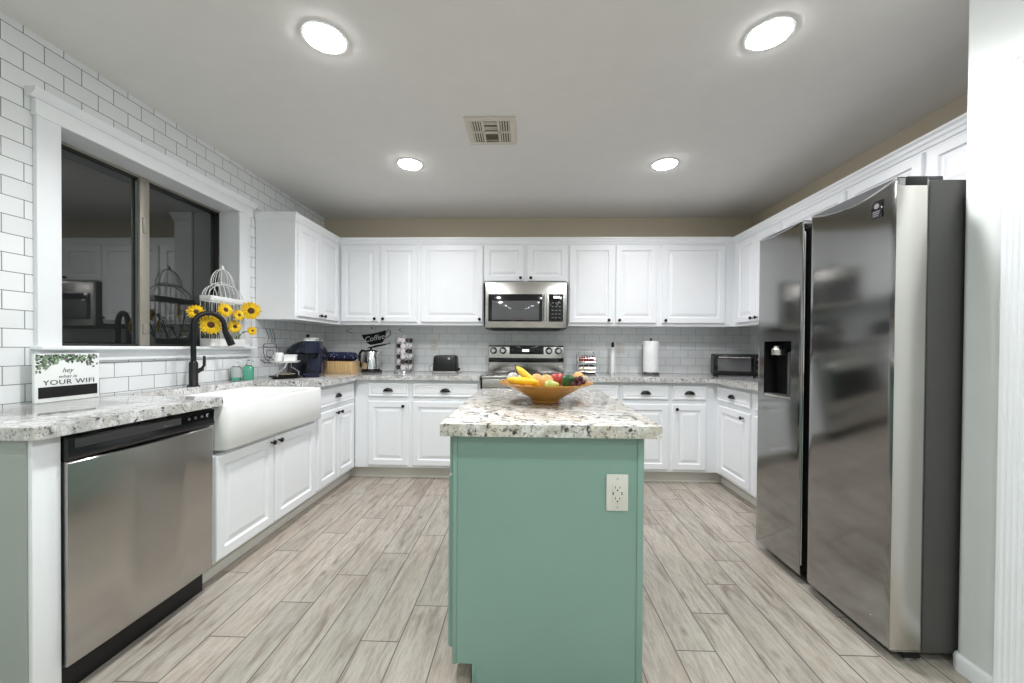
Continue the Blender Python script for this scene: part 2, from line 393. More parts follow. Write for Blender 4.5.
rc_ = [(NX+.022-.022*math.sin(t*PI/2/5), NY-.022+.022*math.cos(t*PI/2/5)) for t in range(6)]
sweep(b, [(2.0, NY)]+rc_+[(NX, 1.359)], [(-o, z) for o, z in bp] and [(-(-o), z) for o, z in bp])
struct(b.build('baseboard_near_right', 'trim'))

# window of the left wall: casing, sill, reveal, two sliding panes
win = bpy.data.objects.new('window_1', None); C.objects.link(win); struct(win)
GX = XL-.135
b = MB(); b.box(GX-.05, XL, WY0-.012, WY0, WZ0, WZ1); b.box(GX-.05, XL, WY1, WY1+.012, WZ0, WZ1); b.box(GX-.05, XL, WY0, WY1, WZ1, WZ1+.012)
b.build('reveal', 'trim', win)
MB().box(XL, XL+.02, 1.612, WY0-.006, 1.165, WZ1, .002).build('near_casing', 'trim', win)
MB().box(XL, XL+.02, WY1-.004, 2.900, 1.165, WZ1, .002).build('far_casing', 'trim', win)
b = MB(); b.box(XL, XL+.026, 1.605, 2.925, WZ1-.002, 2.225, .003)
b.loops([[(XL, y, z) for z in ()] for y in ()] or [[(XL, y0, 2.225), (XL+.03, y0, 2.225), (XL+.05, y0, 2.247), (XL+.05, y0, 2.262), (XL, y0, 2.262)] for y0 in (1.585, 2.945)])
b.build('header', 'trim', win)
MB().box(GX, XL+.055, 1.600, 2.935, WZ0-.004, WZ0+.014, .005).build('window_sill', 'trim', win)
MB().box(XL, XL+.018, 1.612, 2.915, 1.098, WZ0-.004, .002).build('apron', 'trim', win)
b = MB()   # aluminium frame
for x0, x1, y0, y1, z0, z1 in ((GX-.05, GX, WY0, WY0+.03, WZ0, WZ1), (GX-.05, GX, WY1-.012, WY1, WZ0, WZ1), (GX-.05, GX, WY0, WY1, WZ0+.014, WZ0+.026), (GX-.05, GX, WY0, WY1, WZ1-.022, WZ1)):
    b.box(x0, x1, y0, y1, z0, z1, .003)
b.build('window_frame', 'bronze', win)
MB().box(GX-.010, GX+.012, 2.198, 2.258, WZ0+.014, WZ1-.004, .006).build('meeting_rail', 'alu', win)
MB().box(GX-.004, GX+.006, WY0, WY1, WZ1-.012, WZ1, .002).build('head_track', 'alu', win)
b = MB(); b.box(GX+.012, GX+.018, 2.212, 2.236, 1.24, 1.30, .002); b.box(GX+.012, GX+.018, 2.212, 2.236, 1.83, 1.92, .002); b.build('latch', 'alu', win)
MB().box(GX-.022, GX-.016, WY0+.03, 2.198, WZ0+.026, WZ1-.022).build('pane', 'glass', win, flat=True)
MB().box(GX-.036, GX-.030, 2.258, WY1-.012, WZ0+.026, WZ1-.022).build('pane', 'glass', win, flat=True)

# ------------------------------------------------------------------ cabinets
def knob(par, x, z, y=-.019):
    MB().lathe([(.006, 0), (.005, .010), (.007, .014), (.013, .018), (.0145, .023), (.012, .028), (.004, .030)], (x, y, z), 14, '-y').build('knob', 'pull', par)
def cup_pull(par, x, z, y=-.019, mat='pull'):
    b = MB(); W2, D, H = .043, .024, .030; L = []
    for i in range(7):
        ph = PI/2*i/6; row = []
        for k in range(13):
            th = PI*k/12
            row.append((x+W2*math.cos(th)*math.cos(ph*.96), y-D*math.sin(ph)**.7 if i else y, z-.012+H*math.sin(th)*math.cos(ph*.96)))
        L.append(row)
    b.loops(L, False, False, False)
    b.box(x-.046, x+.046, y-.002, y, z-.014, z-.008)
    b.lathe([(.0085, 0), (.006, .0012)], (x, y-.02, z+.006), 10, '-y')
    o = b.build('cup_pull', mat, par)
    return o
DOOR = [(0, 0), (0, -.014), (.004, -.019), (.050, -.019), (.056, -.008), (.066, -.008), (.090, -.016)]
DRAW = [(0, 0), (0, -.013), (.005, -.019), (.016, -.019), (.019, -.0165), (.028, -.0165), (.032, -.019)]
def add_door(root, x0, x1, z0, z1, kn=None, mat='white'):
    d = MB().panel(x0, x1, z0, z1, DOOR).build('door', mat, root, ang=15)
    if kn: knob(d, kn[0], kn[1])
    return d
def add_drawer(root, x0, x1, z0, z1, mat='white'):
    d = MB().panel(x0, x1, z0, z1, DRAW).build('drawer', mat, root, ang=15)
    cup_pull(d, (x0+x1)/2, (z0+z1)/2); return d
BZ = .105
def base_cab(label, loc, rz, w, d, doors, drawers, top=CB, name='base_cabinet', t0=0., t1=0.):
    r = thing(name, label, 'cabinet', loc, rz, 'white base cabinets')
    MB().box(0, w, 0, d, BZ, top).build('carcass', 'white', r, flat=True)
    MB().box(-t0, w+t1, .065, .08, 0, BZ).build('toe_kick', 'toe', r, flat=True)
    for a in doors: add_door(r, *a)
    for a in drawers: add_drawer(r, *a)
    return r
def wall_cab(label, loc, rz, w, d, z0, z1, doors):
    r = thing('wall_cabinet', label, 'cabinet', loc, rz, 'white wall cabinets')
    MB().box(0, w, 0, d, z0, z1).build('carcass', 'white', r, flat=True)
    for a in doors: add_door(r, *a)
    return r
DZ0, DZ1, RZ0, RZ1, KZ = .128, .695, .735, .855, .655
yb = 3.42; X0 = -1.515
base_cab('white base cabinet in the left back corner, one drawer over one door, below the kettle', (X0, yb, 0), 0, .50, .60, [(-1.392-X0, -1.036-X0, DZ0, DZ1, (-1.075-X0, KZ))], [(-1.392-X0, -1.036-X0, RZ0, RZ1)], t0=.072)
X0 = -1.015
base_cab('white base cabinet with one wide drawer and door, directly left of the range', (X0, yb, 0), 0, .615, .60, [(.018, .597, DZ0, DZ1, (.56, KZ))], [(.018, .597, RZ0, RZ1)])
X0 = .40
base_cab('white base cabinet directly right of the range, mostly hidden behind the fruit bowl', (X0, yb, 0), 0, .425, .60, [(.018, .405, DZ0, DZ1, (.37, KZ))], [(.018, .405, RZ0, RZ1)])
X0 = .825
base_cab('white base cabinet below the paper towel roll, drawer over one door', (X0, yb, 0), 0, .425, .60, [(.018, .407, DZ0, DZ1, (.055, KZ))], [(.018, .407, RZ0, RZ1)])
X0 = 1.25
base_cab('narrow white base cabinet in the right back corner, drawer over door', (X0, yb, 0), 0, .41, .60, [(.02, .304, DZ0, DZ1, (.05, KZ))], [(.02, .304, RZ0, RZ1)], t1=.067)
# left run, local x runs towards the back wall
xf = -1.52
Y0 = 2.772
base_cab('white base cabinet with two doors and a drawer, right of the apron sink', (xf, Y0, 0), PI/2, 3.42-Y0, .59, [(.006, .298, DZ0, .68, (.27, .65)), (.308, .60, DZ0, .68, (.336, .65))], [(.006, .60, .715, RZ1)], t1=.064)
Y0 = 1.825
r = thing('sink_base_cabinet', 'white sink cabinet with two plain doors below the apron sink', 'cabinet', (xf, Y0, 0), PI/2, 'white base cabinets')
b = MB(); b.box(0, 2.772-Y0, 0, .59, BZ, .640); b.box(0, .022, 0, .59, .640, CB);
b.build('carcass', 'white', r, flat=True)
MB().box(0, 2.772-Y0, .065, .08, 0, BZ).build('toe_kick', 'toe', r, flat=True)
add_door(r, .022, .455, DZ0-.01, .632, (.43, .605)); add_door(r, .470, .915, DZ0-.01, .632, (.497, .605))
# end panel beside the dishwasher
r = thing('cabinet_end_panel', 'pale end panel closing the counter run, left of the dishwasher', 'panel', (xf, 1.138, 0), PI/2)
b = MB(); b.box(0, .078, 0.0005, .59, 0, CB); b.build('panel', 'sage', r, flat=True)
MB().box(.004, .078, -.014, 0, 0.0, CB-.002, .001).build('stile', 'white', r)
# right run, local x runs towards the camera
base_cab('white base cabinet on the right wall beside the refrigerator, drawer over one door', (1.66, 3.42, 0), -PI/2, .545, .60, [(.055, .508, DZ0, DZ1, (.43, KZ))], [(.022, .508, RZ0, RZ1)], t0=.064)
base_cab('white base cabinet on the right wall mostly hidden behind the refrigerator', (1.66, 2.875, 0), -PI/2, .495, .60, [(.018, .475, DZ0, DZ1, (.43, KZ))], [(.018, .475, RZ0, RZ1)])

UZ0, UZ1, yu, ud = 1.385, 2.205, 3.690, .334
dz = (1.412, 2.138)
X0 = -1.80
wall_cab('white wall cabinet with two doors on the back wall, left of the single wide door', (X0, yu, 0), 0, .785, ud, UZ0, UZ1, [(-1.769-X0, -1.405-X0, *dz, (-1.437-X0, 1.44)), (-1.39-X0, -1.036-X0, *dz, (-1.358-X0, 1.44))])
X0 = -1.015
wall_cab('white wall cabinet with one wide door, directly left of the microwave', (X0, yu, 0), 0, .61, ud, UZ0, UZ1, [(.015, .603, *dz, (.575, 1.44))])
X0 = -.405
wall_cab('short white wall cabinet with two doors right above the microwave', (X0, yu, 0), 0, .795, ud, 1.790, UZ1, [(.006, .379, 1.800, 2.138, (.348, 1.829)), (.413, .782, 1.800, 2.138, (.444, 1.829))])
X0 = .39
wall_cab('white wall cabinet with two doors, directly right of the microwave', (X0, yu, 0), 0, .845, ud, UZ0, UZ1, [(.011, .427, *dz, (.378, 1.437)), (.444, .822, *dz, (.476, 1.437))])
X0 = 1.235
wall_cab('white wall cabinet with one wide door at the right end of the back wall', (X0, yu, 0), 0, .695, ud, UZ0, UZ1, [(.029, .602, *dz, (.054, 1.437))])
Y0 = 2.984
wall_cab('white wall cabinet on the left wall between window and corner, its grey side facing out', (-1.80, Y0, 0), PI/2, YB-Y0-.005, .312, UZ0, UZ1, [(.02, .352, *dz, (.325, 1.437)), (.362, .68, *dz, (.39, 1.437))])
for (Y1, w, z0, lab) in ((3.69, .69, UZ0, 'tall white wall cabinet in the right back corner, seen left of the refrigerator'), (3.0, .59, UZ0, 'white wall cabinet above the far edge of the refrigerator, second from the corner'),
                         (2.41, .462, 1.845, 'short white wall cabinet above the refrigerator, its middle one'), (1.948, .44, 1.845, 'short white wall cabinet above the refrigerator, beside the near white wall')):
    if w > .6: ds = [(.06, .36, z0+.027, 2.135, (.33, z0+.055)), (.37, .672, z0+.027, 2.135, (.40, z0+.055))]
    else: ds = [(.012, w-.012, z0+.027, 2.135, (.04, z0+.055))]
    wall_cab(lab, (1.93, Y1, 0), -PI/2, w, .34, z0, UZ1, ds)
cr = MB()
sweep(cr, [(-2.112, 2.984), (-1.80, 2.984), (-1.80, 3.690), (1.93, 3.690), (1.93, 1.508)], [(0.0005, 2.150), (.006, 2.150), (.008, 2.168), (.013, 2.176), (.014, 2.192), (.022, 2.202), (.022, 2.2125), (.0005, 2.2125)])
tag(cr.build('crown_moulding', 'white', ang=20), 'white crown moulding running along the tops of all the wall cabinets', 'moulding')

# ------------------------------------------------------------------ counters and sink
poly = round_poly([(XL+.002, 1.118, 0), (-1.468, 1.118, .007), (-1.468, 1.868, .03), (-1.99, 1.868, .02), (-1.99, 2.765, .02), (-1.468, 2.765, .012), (-1.468, 3.375, 0), (-.40, 3.375, 0), (-.40, YB-.002, 0), (XL+.002, YB-.002, 0)])
tag(MB().prism(poly, CB, CT, .004).build('countertop', 'granite', ang=30), 'grey speckled granite counter along the left wall and left of the range', 'counter', 'granite counters')
poly = [(.40, 3.375), (1.605, 3.375), (1.605, 2.378), (XR-.002, 2.378), (XR-.002, YB-.002), (.40, YB-.002)]
tag(MB().prism(poly, CB, CT, .004).build('countertop', 'granite', ang=30), 'grey speckled granite counter right of the range into the corner by the refrigerator', 'counter', 'granite counters')
sx0, sx1, sy0, sy1 = -2.02, -1.458, 1.852, 2.757
b = MB()
b.loops([rrect(sx0, sx1, sy0, sy1, .035, z, 6) if not i else rrect(sx0+i, sx1-i, sy0+i, sy1-i, .03, z, 6) for i, z in ((.008, .660), (0, .668), (0, .872), (.004, .881), (.012, .884), (.026, .884), (.032, .879), (.036, .72), (.060, .690))])
tag(b.build('farmhouse_sink', 'porcelain', ang=50), 'white apron front farmhouse sink set into the left counter', 'sink')

# faucet
r = thing('kitchen_faucet', 'matte black gooseneck faucet standing behind the sink', 'faucet', (-2.030, 2.320, CT), 0)
MB().lathe([(.033, 0), (.033, .006), (.025, .009), (.023, .012), (.023, .14), (.019, .15), (.0155, .155)], (0, 0, 0), 24).build('base', 'black', r)
ux, uy = .50, .866
P = [(0, 0, .15), (0, 0, .30)]+[(ux*(.082-.082*math.cos(q)), uy*(.082-.082*math.cos(q)), .372+.082*math.sin(q)) for q in [PI*k/14 for k in range(0, 15)]]+[(ux*.166, uy*.166, .345)]
MB().tube(P, .0145, 12).build('spout', 'black', r)
MB().tube([(ux*.166, uy*.166, .347), (ux*.180, uy*.180, .315), (ux*.205, uy*.205, .255)], [.0155, .019, .022], 14).build('spray_head', 'black', r)
b = MB(); b.tube([(.0, .018, .085), (0.004, .062, .105)], [.014, .012], 10); b.tube([(.004, .055, .103), (.006, .072, .125), (.006, .074, .185)], [.009, .008, .007], 10); b.build('lever', 'black', r)

# ------------------------------------------------------------------ dishwasher
r = thing('dishwasher', 'stainless steel dishwasher with black control strip at the near left', 'dishwasher', (-1.50, 1.2195, 0), PI/2)
w = .596
MB().box(.002, w, .02, .56, .10, .872).build('tub_housing', 'black', r, flat=True)
b = MB(); L = []
for k in range(9):   # slightly bowed steel door
    u = k/8; L.append([(.002+u*(w-.008), y, z) for y, z in ((.02, .118), (-.006-.006*math.sin(PI*u), .118), (-.010-.008*math.sin(PI*u), .126), (-.010-.008*math.sin(PI*u), .785), (-.006, .792), (.02, .792))])
b.loops(L); b.build('door_panel', 'steel_dw', r)
b = MB(); b.loops([[(x, .02, .796), (x, -.010, .796), (x, -.016, .806), (x, -.012, .826), (x, -.014, .868), (x, .0, .876), (x, .02, .876)] for x in (.001, w-.001)])
b.build('control_panel', 'blackgloss', r)
cp = r.children[-1]
MB().box(.02, w*.70, -.0142, -.012, .833, .862, .0008).build('handle_lip', 'darkgrey', cp)
b = MB()
for k, (a, c) in enumerate(((0, .006), (.009, .013), (.016, .022), (.025, .029), (.032, .039), (.042, .047), (.050, .056))): b.box(.335+a*1.25, .335+c*1.25, -.0162, -.0148, .838, .8475)
b.build('brand_mark', 'chrome', cp)
for k in range(4): MB().lathe([(.0065 if k < 3 else .009, 0), (.0055, .003)], (.455+k*.034, -.0140, .849), 12, '-y').build('button', 'greyink' if k < 3 else 'chrome', cp)
MB().box(.0, w, .045, .06, 0, .105).build('kick_plate', 'black', r, flat=True)

# ------------------------------------------------------------------ range
r = thing('range', 'stainless steel electric range between the back base cabinets', 'range', (-.384, 3.375, 0), 0)
w = .768
b = MB(); b.box(.004, w-.004, .03, .645, .10, .905); b.build('body', 'steel', r, flat=True)
MB().box(.02, w-.02, .08, .10, 0, .10).build('kick_plate', 'black', r, flat=True)
MB().box(0, w, -.012, .60, .905, .930, .004).build('cooktop_rim', 'steel', r)
MB().box(.03, w-.03, .02, .575, .930, .933, .001).build('glass_cooktop', 'blackgloss', r)
MB().box(.006, w-.006, -.010, .03, .83, .90, .003).build('front_rail', 'steel', r)
d = MB().box(.006, w-.006, -.012, .03, .29, .822, .004).build('oven_door', 'steel', r)
MB().box(.10, w-.10, -.0135, -.011, .40, .70, .001).build('oven_window', 'blackgloss', d)
b = MB(); b.tube([(.06, -.055, .775), (w-.06, -.055, .775)], .011, 12)
for x in (.075, w-.075): b.box(x-.01, x+.01, -.05, -.011, .767, .783)
b.build('oven_handle', 'chrome', d)
MB().box(.006, w-.006, -.012, .03, .11, .282, .004).build('storage_drawer', 'steel', r)
g = MB().box(0, w, .585, .645, .930, 1.200, .006).build('backguard', 'steel', r)
MB().box(.004, w-.004, .583, .586, 1.026, 1.072, .0008).build('vent_band', 'blackgloss', g)
MB().box(.215, w-.205, .582, .586, 1.110, 1.190, .0008).build('control_glass', 'blackgloss', g)
MB().box(.345, .415, .581, .583, 1.135, 1.158, .0004).build('clock_display', 'display', g)
MB().box(.004, w-.004, .584, .587, 1.184, 1.197, .0008).build('top_trim', 'blackgloss', g)
for x in (.055, .15, .615, .71):
    k = MB().lathe([(.030, 0), (.028, .006), (.023, .010), (.021, .030), (.018, .033)], (x, .585, 1.145), 20, '-y').build('burner_knob', 'chrome', g)
    MB().lathe([(.036, 0), (.034, .002)], (x, .585, 1.145), 20, '-y').build('knob_ring', 'darkgrey', g)

# ------------------------------------------------------------------ microwave
r = thing('microwave', 'stainless steel microwave mounted above the range', 'microwave', (-.382, 3.62, 0), 0)
w = .756
MB().box(0, w, .03, .40, 1.352, 1.788).build('housing', 'darkgrey', r, flat=True)
f = MB().box(0, w, 0, .03, 1.360, 1.778, .004).build('front_frame', 'steel', r)
MB().box(.010, w-.010, .012, .03, 1.778, 1.787).build('top_grille', 'steel', r)
d = MB().box(.028, .530, -.004, .002, 1.418, 1.672, .002).build('door_glass', 'blackgloss', r)
MB().box(.062, .500, -.0052, -.003, 1.432, 1.610, .001).build('viewing_window', 'ovenglass', d)
b = MB(); b.tube([(.555, -.040, 1.420), (.555, -.046, 1.545), (.555, -.040, 1.672)], .014, 12)
for z in (1.435, 1.655): b.box(.546, .564, -.038, .002, z-.009, z+.009, .002)
b.build('handle', 'steel', r)
cpn = MB().box(.590, w-.034, -.004, .002, 1.418, 1.672, .002).build('control_panel', 'blackgloss', r)
MB().box(.632, .690, -.0055, -.003, 1.633, 1.654, .0005).build('clock_display', 'display', cpn)
for i in range(5):
    for j in range(3): MB().box(.616+j*.032, .634+j*.032, -.0050, -.0035, 1.450+i*.034, 1.460+i*.034).build('key', 'greyink', cpn, flat=True)
MB().box(.05, w-.05, .05, .36, 1.344, 1.353).build('underside_filter', 'black', r, flat=True)

# ------------------------------------------------------------------ refrigerator (local x runs towards the camera, front at local y = 0)
r = thing('refrigerator', 'dark stainless side by side refrigerator with water dispenser', 'refrigerator', (1.367, 2.349, 0), -PI/2)
MB().box(.012, .846, .128, .885, .035, 1.812, .006).build('cabinet_body', 'fridge_body', r)
b = MB(); b.box(.02, .84, .07, .128, .012, .045); b.build('base_grille', 'black', r, flat=True)
def fr_door(x0, x1, hole=None, dip=.03):
    z0, z1, t, R = .048, 1.812, .112, .007
    xs = [x0+R*(1-math.cos(PI/2*k/4)) for k in range(5)]; xs += [x1-(q-x0) for q in xs]
    xs += [x0+(x1-x0)*k/16 for k in range(1, 16)]
    if hole: xs += [hole[0], hole[1]]; xs = [q for q in xs if not hole[0] < q < hole[1] or True]
    xs = sorted({round(q, 5) for q in xs})
    def yf(x):
        dx = min(x-x0, x1-x); u = (x-x0)/(x1-x0)
        return (R-math.sqrt(max(0, R*R-(R-dx)**2)) if dx < R else 0)+.003*(1-math.sin(PI*u))
    bm = MB(); zs = [z0, z0+.006]+([hole[2], hole[3]] if hole else [])+[None]
    V = [[bm.bm.verts.new((x, yf(x)+(.004 if k == 0 else 0), (z1-dip*math.sin(PI*(x-x0)/(x1-x0))) if z is None else z)) for k, z in enumerate(zs)] for x in xs]
    for i in range(len(xs)-1):
        for k in range(len(zs)-1):
            if hole and zs[k] == hole[2] and hole[0]-1e-4 <= xs[i] and xs[i+1] <= hole[1]+1e-4: continue
            bm.bm.faces.new((V[i][k], V[i+1][k], V[i+1][k+1], V[i][k+1]))
    Bk = [[bm.bm.verts.new((x, t, z)) for z in (z0, z1-dip*math.sin(PI*(x-x0)/(x1-x0)))] for x in xs]
    for i in range(len(xs)-1):
        bm.bm.faces.new((Bk[i][0], Bk[i][1], Bk[i+1][1], Bk[i+1][0]))
        bm.bm.faces.new((V[i][0], Bk[i][0], Bk[i+1][0], V[i+1][0])); bm.bm.faces.new((V[i][-1], V[i+1][-1], Bk[i+1][1], Bk[i][1]))
    bm.bm.faces.new([v for v in V[0]]+[Bk[0][1], Bk[0][0]]); bm.bm.faces.new([v for v in reversed(V[-1])]+[Bk[-1][0], Bk[-1][1]])
    return bm
HO = (.0625, .2910, .913, 1.220)
fd = fr_door(0, .366, HO, .012).build('freezer_door', 'fridge', r)
rd = fr_door(.419, .858, None, .036).build('fridge_door', 'fridge', r)
for d, x0, x1 in ((fd, 0, .366), (rd, .419, .858)):
    dp = .012 if d is fd else .036
    cp_ = MB(); xs_ = [x0+.004+(x1-x0-.006)*k/20 for k in range(21)]
    cp_.loops([[(x, y, (1.8125-dp*math.sin(PI*(x-x0)/(x1-x0)) if not t else 1.817)) for y, t in ((.004, 0), (.004, 1), (.110, 1), (.110, 0))] for x in xs_])
    cp_.build('top_cap', 'darkgrey', d)
    MB().tube([(x0+.004+(x1-x0-.008)*k/20, .002, 1.812-dp*math.sin(PI*k/20)) for k in range(21)], .0042, 6).build('top_trim', 'chrome', d)  # bright tube stands in for the highlight along the door's top edge
MB().box(.8581, .8588, -.0005, .108, .056, 1.784, .0003).build('door_edge', 'fridge_edge', rd)
MB().box(.857, .8592, .030, .108, 1.785, 1.816, .0008).build('end_cap', 'black', rd)
b = MB(); b.box(.3665, .4185, .050, .110, .05, 1.79); b.build('handle_recess', 'black', r, flat=True)
MB().tube([(.3700, .012, .10), (.3700, .012, 1.76)], .0035, 6).build('door_edge_trim', 'chrome', fd)
# dispenser cavity
b = MB(); x0, x1, z0, z1 = HO
Lp = [[(x0, y, z0), (x1, y, z0), (x1, y, z1), (x0, y, z1)] for y in (.004, .075)]
b.loops(Lp, False, True); cav = b.build('dispenser_cavity', 'black', fd, flat=True)
MB().panel(x0-.006, x1+.006, z0-.006, z1+.006, [(0, .006), (0, -.001), (.0062, -.001), (.0064, .006)]).build('dispenser_bezel', 'darkgrey', cav) if False else None
MB().lathe([(.034, 0), (.034, .03), (.024, .042), (.02, .05)], (x0+.085, .030, z1-.075), 18).build('nozzle', 'fridge_edge', cav)
b = MB(); b.box(x0+.155, x0+.180, .03, .05, z0+.02, z1-.06, .004); b.build('paddle', 'darkgrey', cav)
MB().box(x0+.002, x1-.002, .002, .074, z0+.0005, z0+.014, .002).build('drip_tray', 'fridge_edge', cav)
# badge on the top corner of the near door
bd = MB().box(.752, .800, -.0012, .0015, 1.690, 1.757, .0004).build('badge', 'blackgloss', rd)
b = MB(); b.lathe([(.011, 0), (.011, .0006)], (.776, -.0013, 1.737), 16, '-y')
for k, z in enumerate((1.716, 1.708, 1.700)): b.box(.760, .792-.004*k, -.0018, -.0012, z-.002, z+.002)
b.build('badge_print', 'greyink', bd)
MB().box(.78, .835, .060, .190, 1.813, 1.830, .004).build('hinge_cover', 'darkgrey', r)
MB().box(.02, .07, .060, .190, 1.813, 1.830, .004).build('hinge_cover', 'darkgrey', r)
for x in (.05, .815): MB().lathe([(.018, 0), (.018, .012), (.008, .014), (.008, .04)], (x, .10, 0), 14).build('foot', 'chrome', r)

# ------------------------------------------------------------------ island
ix0, ix1, iy0, iy1, IT = -.249, .406, 1.352, 2.385, .875
r = thing('kitchen_island', 'sea green kitchen island cabinet in the middle of the floor', 'island', (0, 0, 0), 0)
b = MB(); L = []
prf = [(ix0, .066), (ix0, IT), (ix1, IT), (ix1, 0), (ix0+.068, 0), (ix0+.068, .066)]
for y in (iy0, iy0+.02): L.append([(x, y, z) for x, z in prf])
b.loops(L); b.box(ix0, ix1, iy0+.02, iy1, .105, IT); b.box(ix0+.068, ix1, iy0+.02, iy1, 0, .105)
b.build('body', 'green', r, flat=True)
b = MB(); b.box(ix1-.020, ix1+.002, iy0-.005, iy0+.03, 0, IT-.001, .002); b.build('corner_trim', 'green', r)
MB().box(ix0+.068, ix0+.078, iy0-.004, iy0, 0, .066, .001).build('toe_edge', 'green', r)
MB().box(ix0-.002, ix0+.012, iy0-.004, iy0, .0665, IT-.001, .001).build('edge_strip', 'green', r)
MB().box(ix0+.060, ix0+.0675, iy0+.03, iy1-.01, 0, .10).build('toe_kick', 'rawwood', r, flat=True)
hold = bpy.data.objects.new('door_front', None)
for k in range(2):
    a, c = iy1-.02-k*.505, iy1-.02-k*.505-.485
    dr = MB().panel(0, .485, .728, .862, DRAW).build('drawer', 'green', r, (ix0, a, 0), ang=15); dr.rotation_euler.z = -PI/2
    cup_pull(dr, .2425, .795)
    do = MB().panel(0, .485, .106, .718, [(p, q*1.2) for p, q in DOOR]).build('door', 'green', r, (ix0, a, 0), ang=15); do.rotation_euler.z = -PI/2
    knob(do, .45 if k == 0 else .035, .66, -.0228)
bpy.data.objects.remove(hold)
poly = round_poly([(-.290, 1.305, .006), (.456, 1.305, .006), (.456, 2.430, .006), (-.290, 2.430, .006)])
tag(MB().prism(poly, IT, .916, .003).build('island_countertop', 'granite_island', ang=30), 'cream speckled granite slab topping the green island', 'counter')
o = thing('wall_outlet', 'white rectangular outlet plate on the near face of the green island', 'outlet', (.317, iy0, .6785), 0)
MB().box(-.0375, .0375, -.007, 0, -.063, .063, .003).build('cover_plate', 'plate', o)
g = MB().box(-.0175, .0175, -.0095, -.006, -.035, .035, .0012).build('receptacle', 'plate', o)
b = MB()
for s in (-1, 1):
    z = s*.019
    b.box(-.0085, -.0065, -.0101, -.009, z-.003, z+.006); b.box(.0065, .0085, -.0101, -.009, z-.003, z+.005); b.lathe([(.0028, 0), (.0028, .0008)], (0, -.0094, z-.009), 10, '-y')
b.box(-.0165, -.013, -.0100, -.009, -.006, .004); b.box(.013, .0165, -.0100, -.009, -.006, .004)
b.build('slot', 'slot', g)
b = MB()
for z in (-.049, .049): b.lathe([(.0032, 0), (.0025, .0012)], (0, -.0068, z), 10, '-y')
b.build('screw', 'chrome', o)

# ------------------------------------------------------------------ ceiling lamps and register
def ceiling_lamp(x, y, lens, label, group):
    r = thing('recessed_ceiling_light', label, 'light', (x, y, ZC), 0, group)
    MB().lathe([(.094, 0), (.093, -.004), (.081, -.005), (.080, -.003)], (0, 0, 0), 40, cap0=False, cap1=False).build('trim_ring', 'trim', r)
    MB().lathe([(.080, -.003), (.079, -.007), (.070, -.010), (.050, -.012), (.03, -.013), (.006, -.0135)], (0, 0, 0), 32, cap0=False).build('lens', lens, r)
    L_ = bpy.data.lights.new('downlight_beam', 'SPOT'); L_.energy = WATT_FILL if lens != 'lamp' else WATT_FAR if y > 2 else WATT; L_.color = LAMP_COL if lens == 'lamp' else FILL_COL
    L_.spot_size = math.radians(150); L_.spot_blend = .9 if y > 2 else .5; L_.shadow_soft_size = .07
    lo = bpy.data.objects.new('downlight_beam', L_); C.objects.link(lo); lo.parent = r; lo.location = (0, 0, -.03)
    return r
for x, y, lab in ((-.881, 1.678, 'round recessed ceiling light at the upper left, nearest the tiled wall and window'), (1.02, 1.699, 'round recessed ceiling light at the upper right, in front of the refrigerator'),
                  (-.858, 2.839, 'small-looking recessed ceiling light at the far left, towards the back cabinets'), (.996, 2.869, 'small-looking recessed ceiling light at the far right, towards the back cabinets')):
    ceiling_lamp(x, y, 'lamp', lab, 'recessed kitchen lights')
for x in (-.87, 1.0):
    for y in (.45, -1.0, -2.3): ceiling_lamp(x, y, 'lampfill', 'added round ceiling fill light, unseen behind the camera', 'added fill lights behind the camera')  # unseen lamps added behind the camera as cool fill light
r = thing('ceiling_register', 'square cream air register with slatted quarters in the ceiling', 'vent', (-.223, 2.415, ZC), 0)
b = MB(); H = .150
b.panel(-H, H, -H, H, [(0, 0), (.004, -.006), (.034, -.008), (.036, -.002)]); b.xform(Matrix.Rotation(-PI/2, 4, 'X') @ Matrix.Identity(4))
b.bm.free(); b = MB()
for (x0, x1, y0, y1) in ((-H, H, -H, -H+.035), (-H, H, H-.035, H), (-H, -H+.035, -H+.035, H-.035), (H-.035, H, -H+.035, H-.035)): b.box(x0, x1, y0, y1, -.009, -.0005, .002)
b.build('frame', 'vent', r)
MB().box(-H+.03, H-.03, -H+.03, H-.03, -.0025, -.0005).build('duct_opening', 'ventdark', r, flat=True)
b = MB(); b.box(-.055, -.040, -.115, .115, -.010, -.003); b.box(.040, .055, -.115, .115, -.010, -.003); b.box(-.115, .115, -.008, .008, -.010, -.003); b.build('divider', 'vent', r)
b = MB()
for s in (-1, 1):
    for q in (-1, 1):
        for k in range(4): x = s*(.064+k*.015); b.box(x-.0035, x+.0035, q*.012, q*.11, -.0085, -.003)
for y in (.10, .082, .03, .048): b.box(-.040, .040, -y-.005, -y+.004, -.0085, -.003)
for y in (.100, .018): b.box(-.040, .040, y-.003, y+.003, -.0085, -.003)
b.build('louver', 'vent', r)

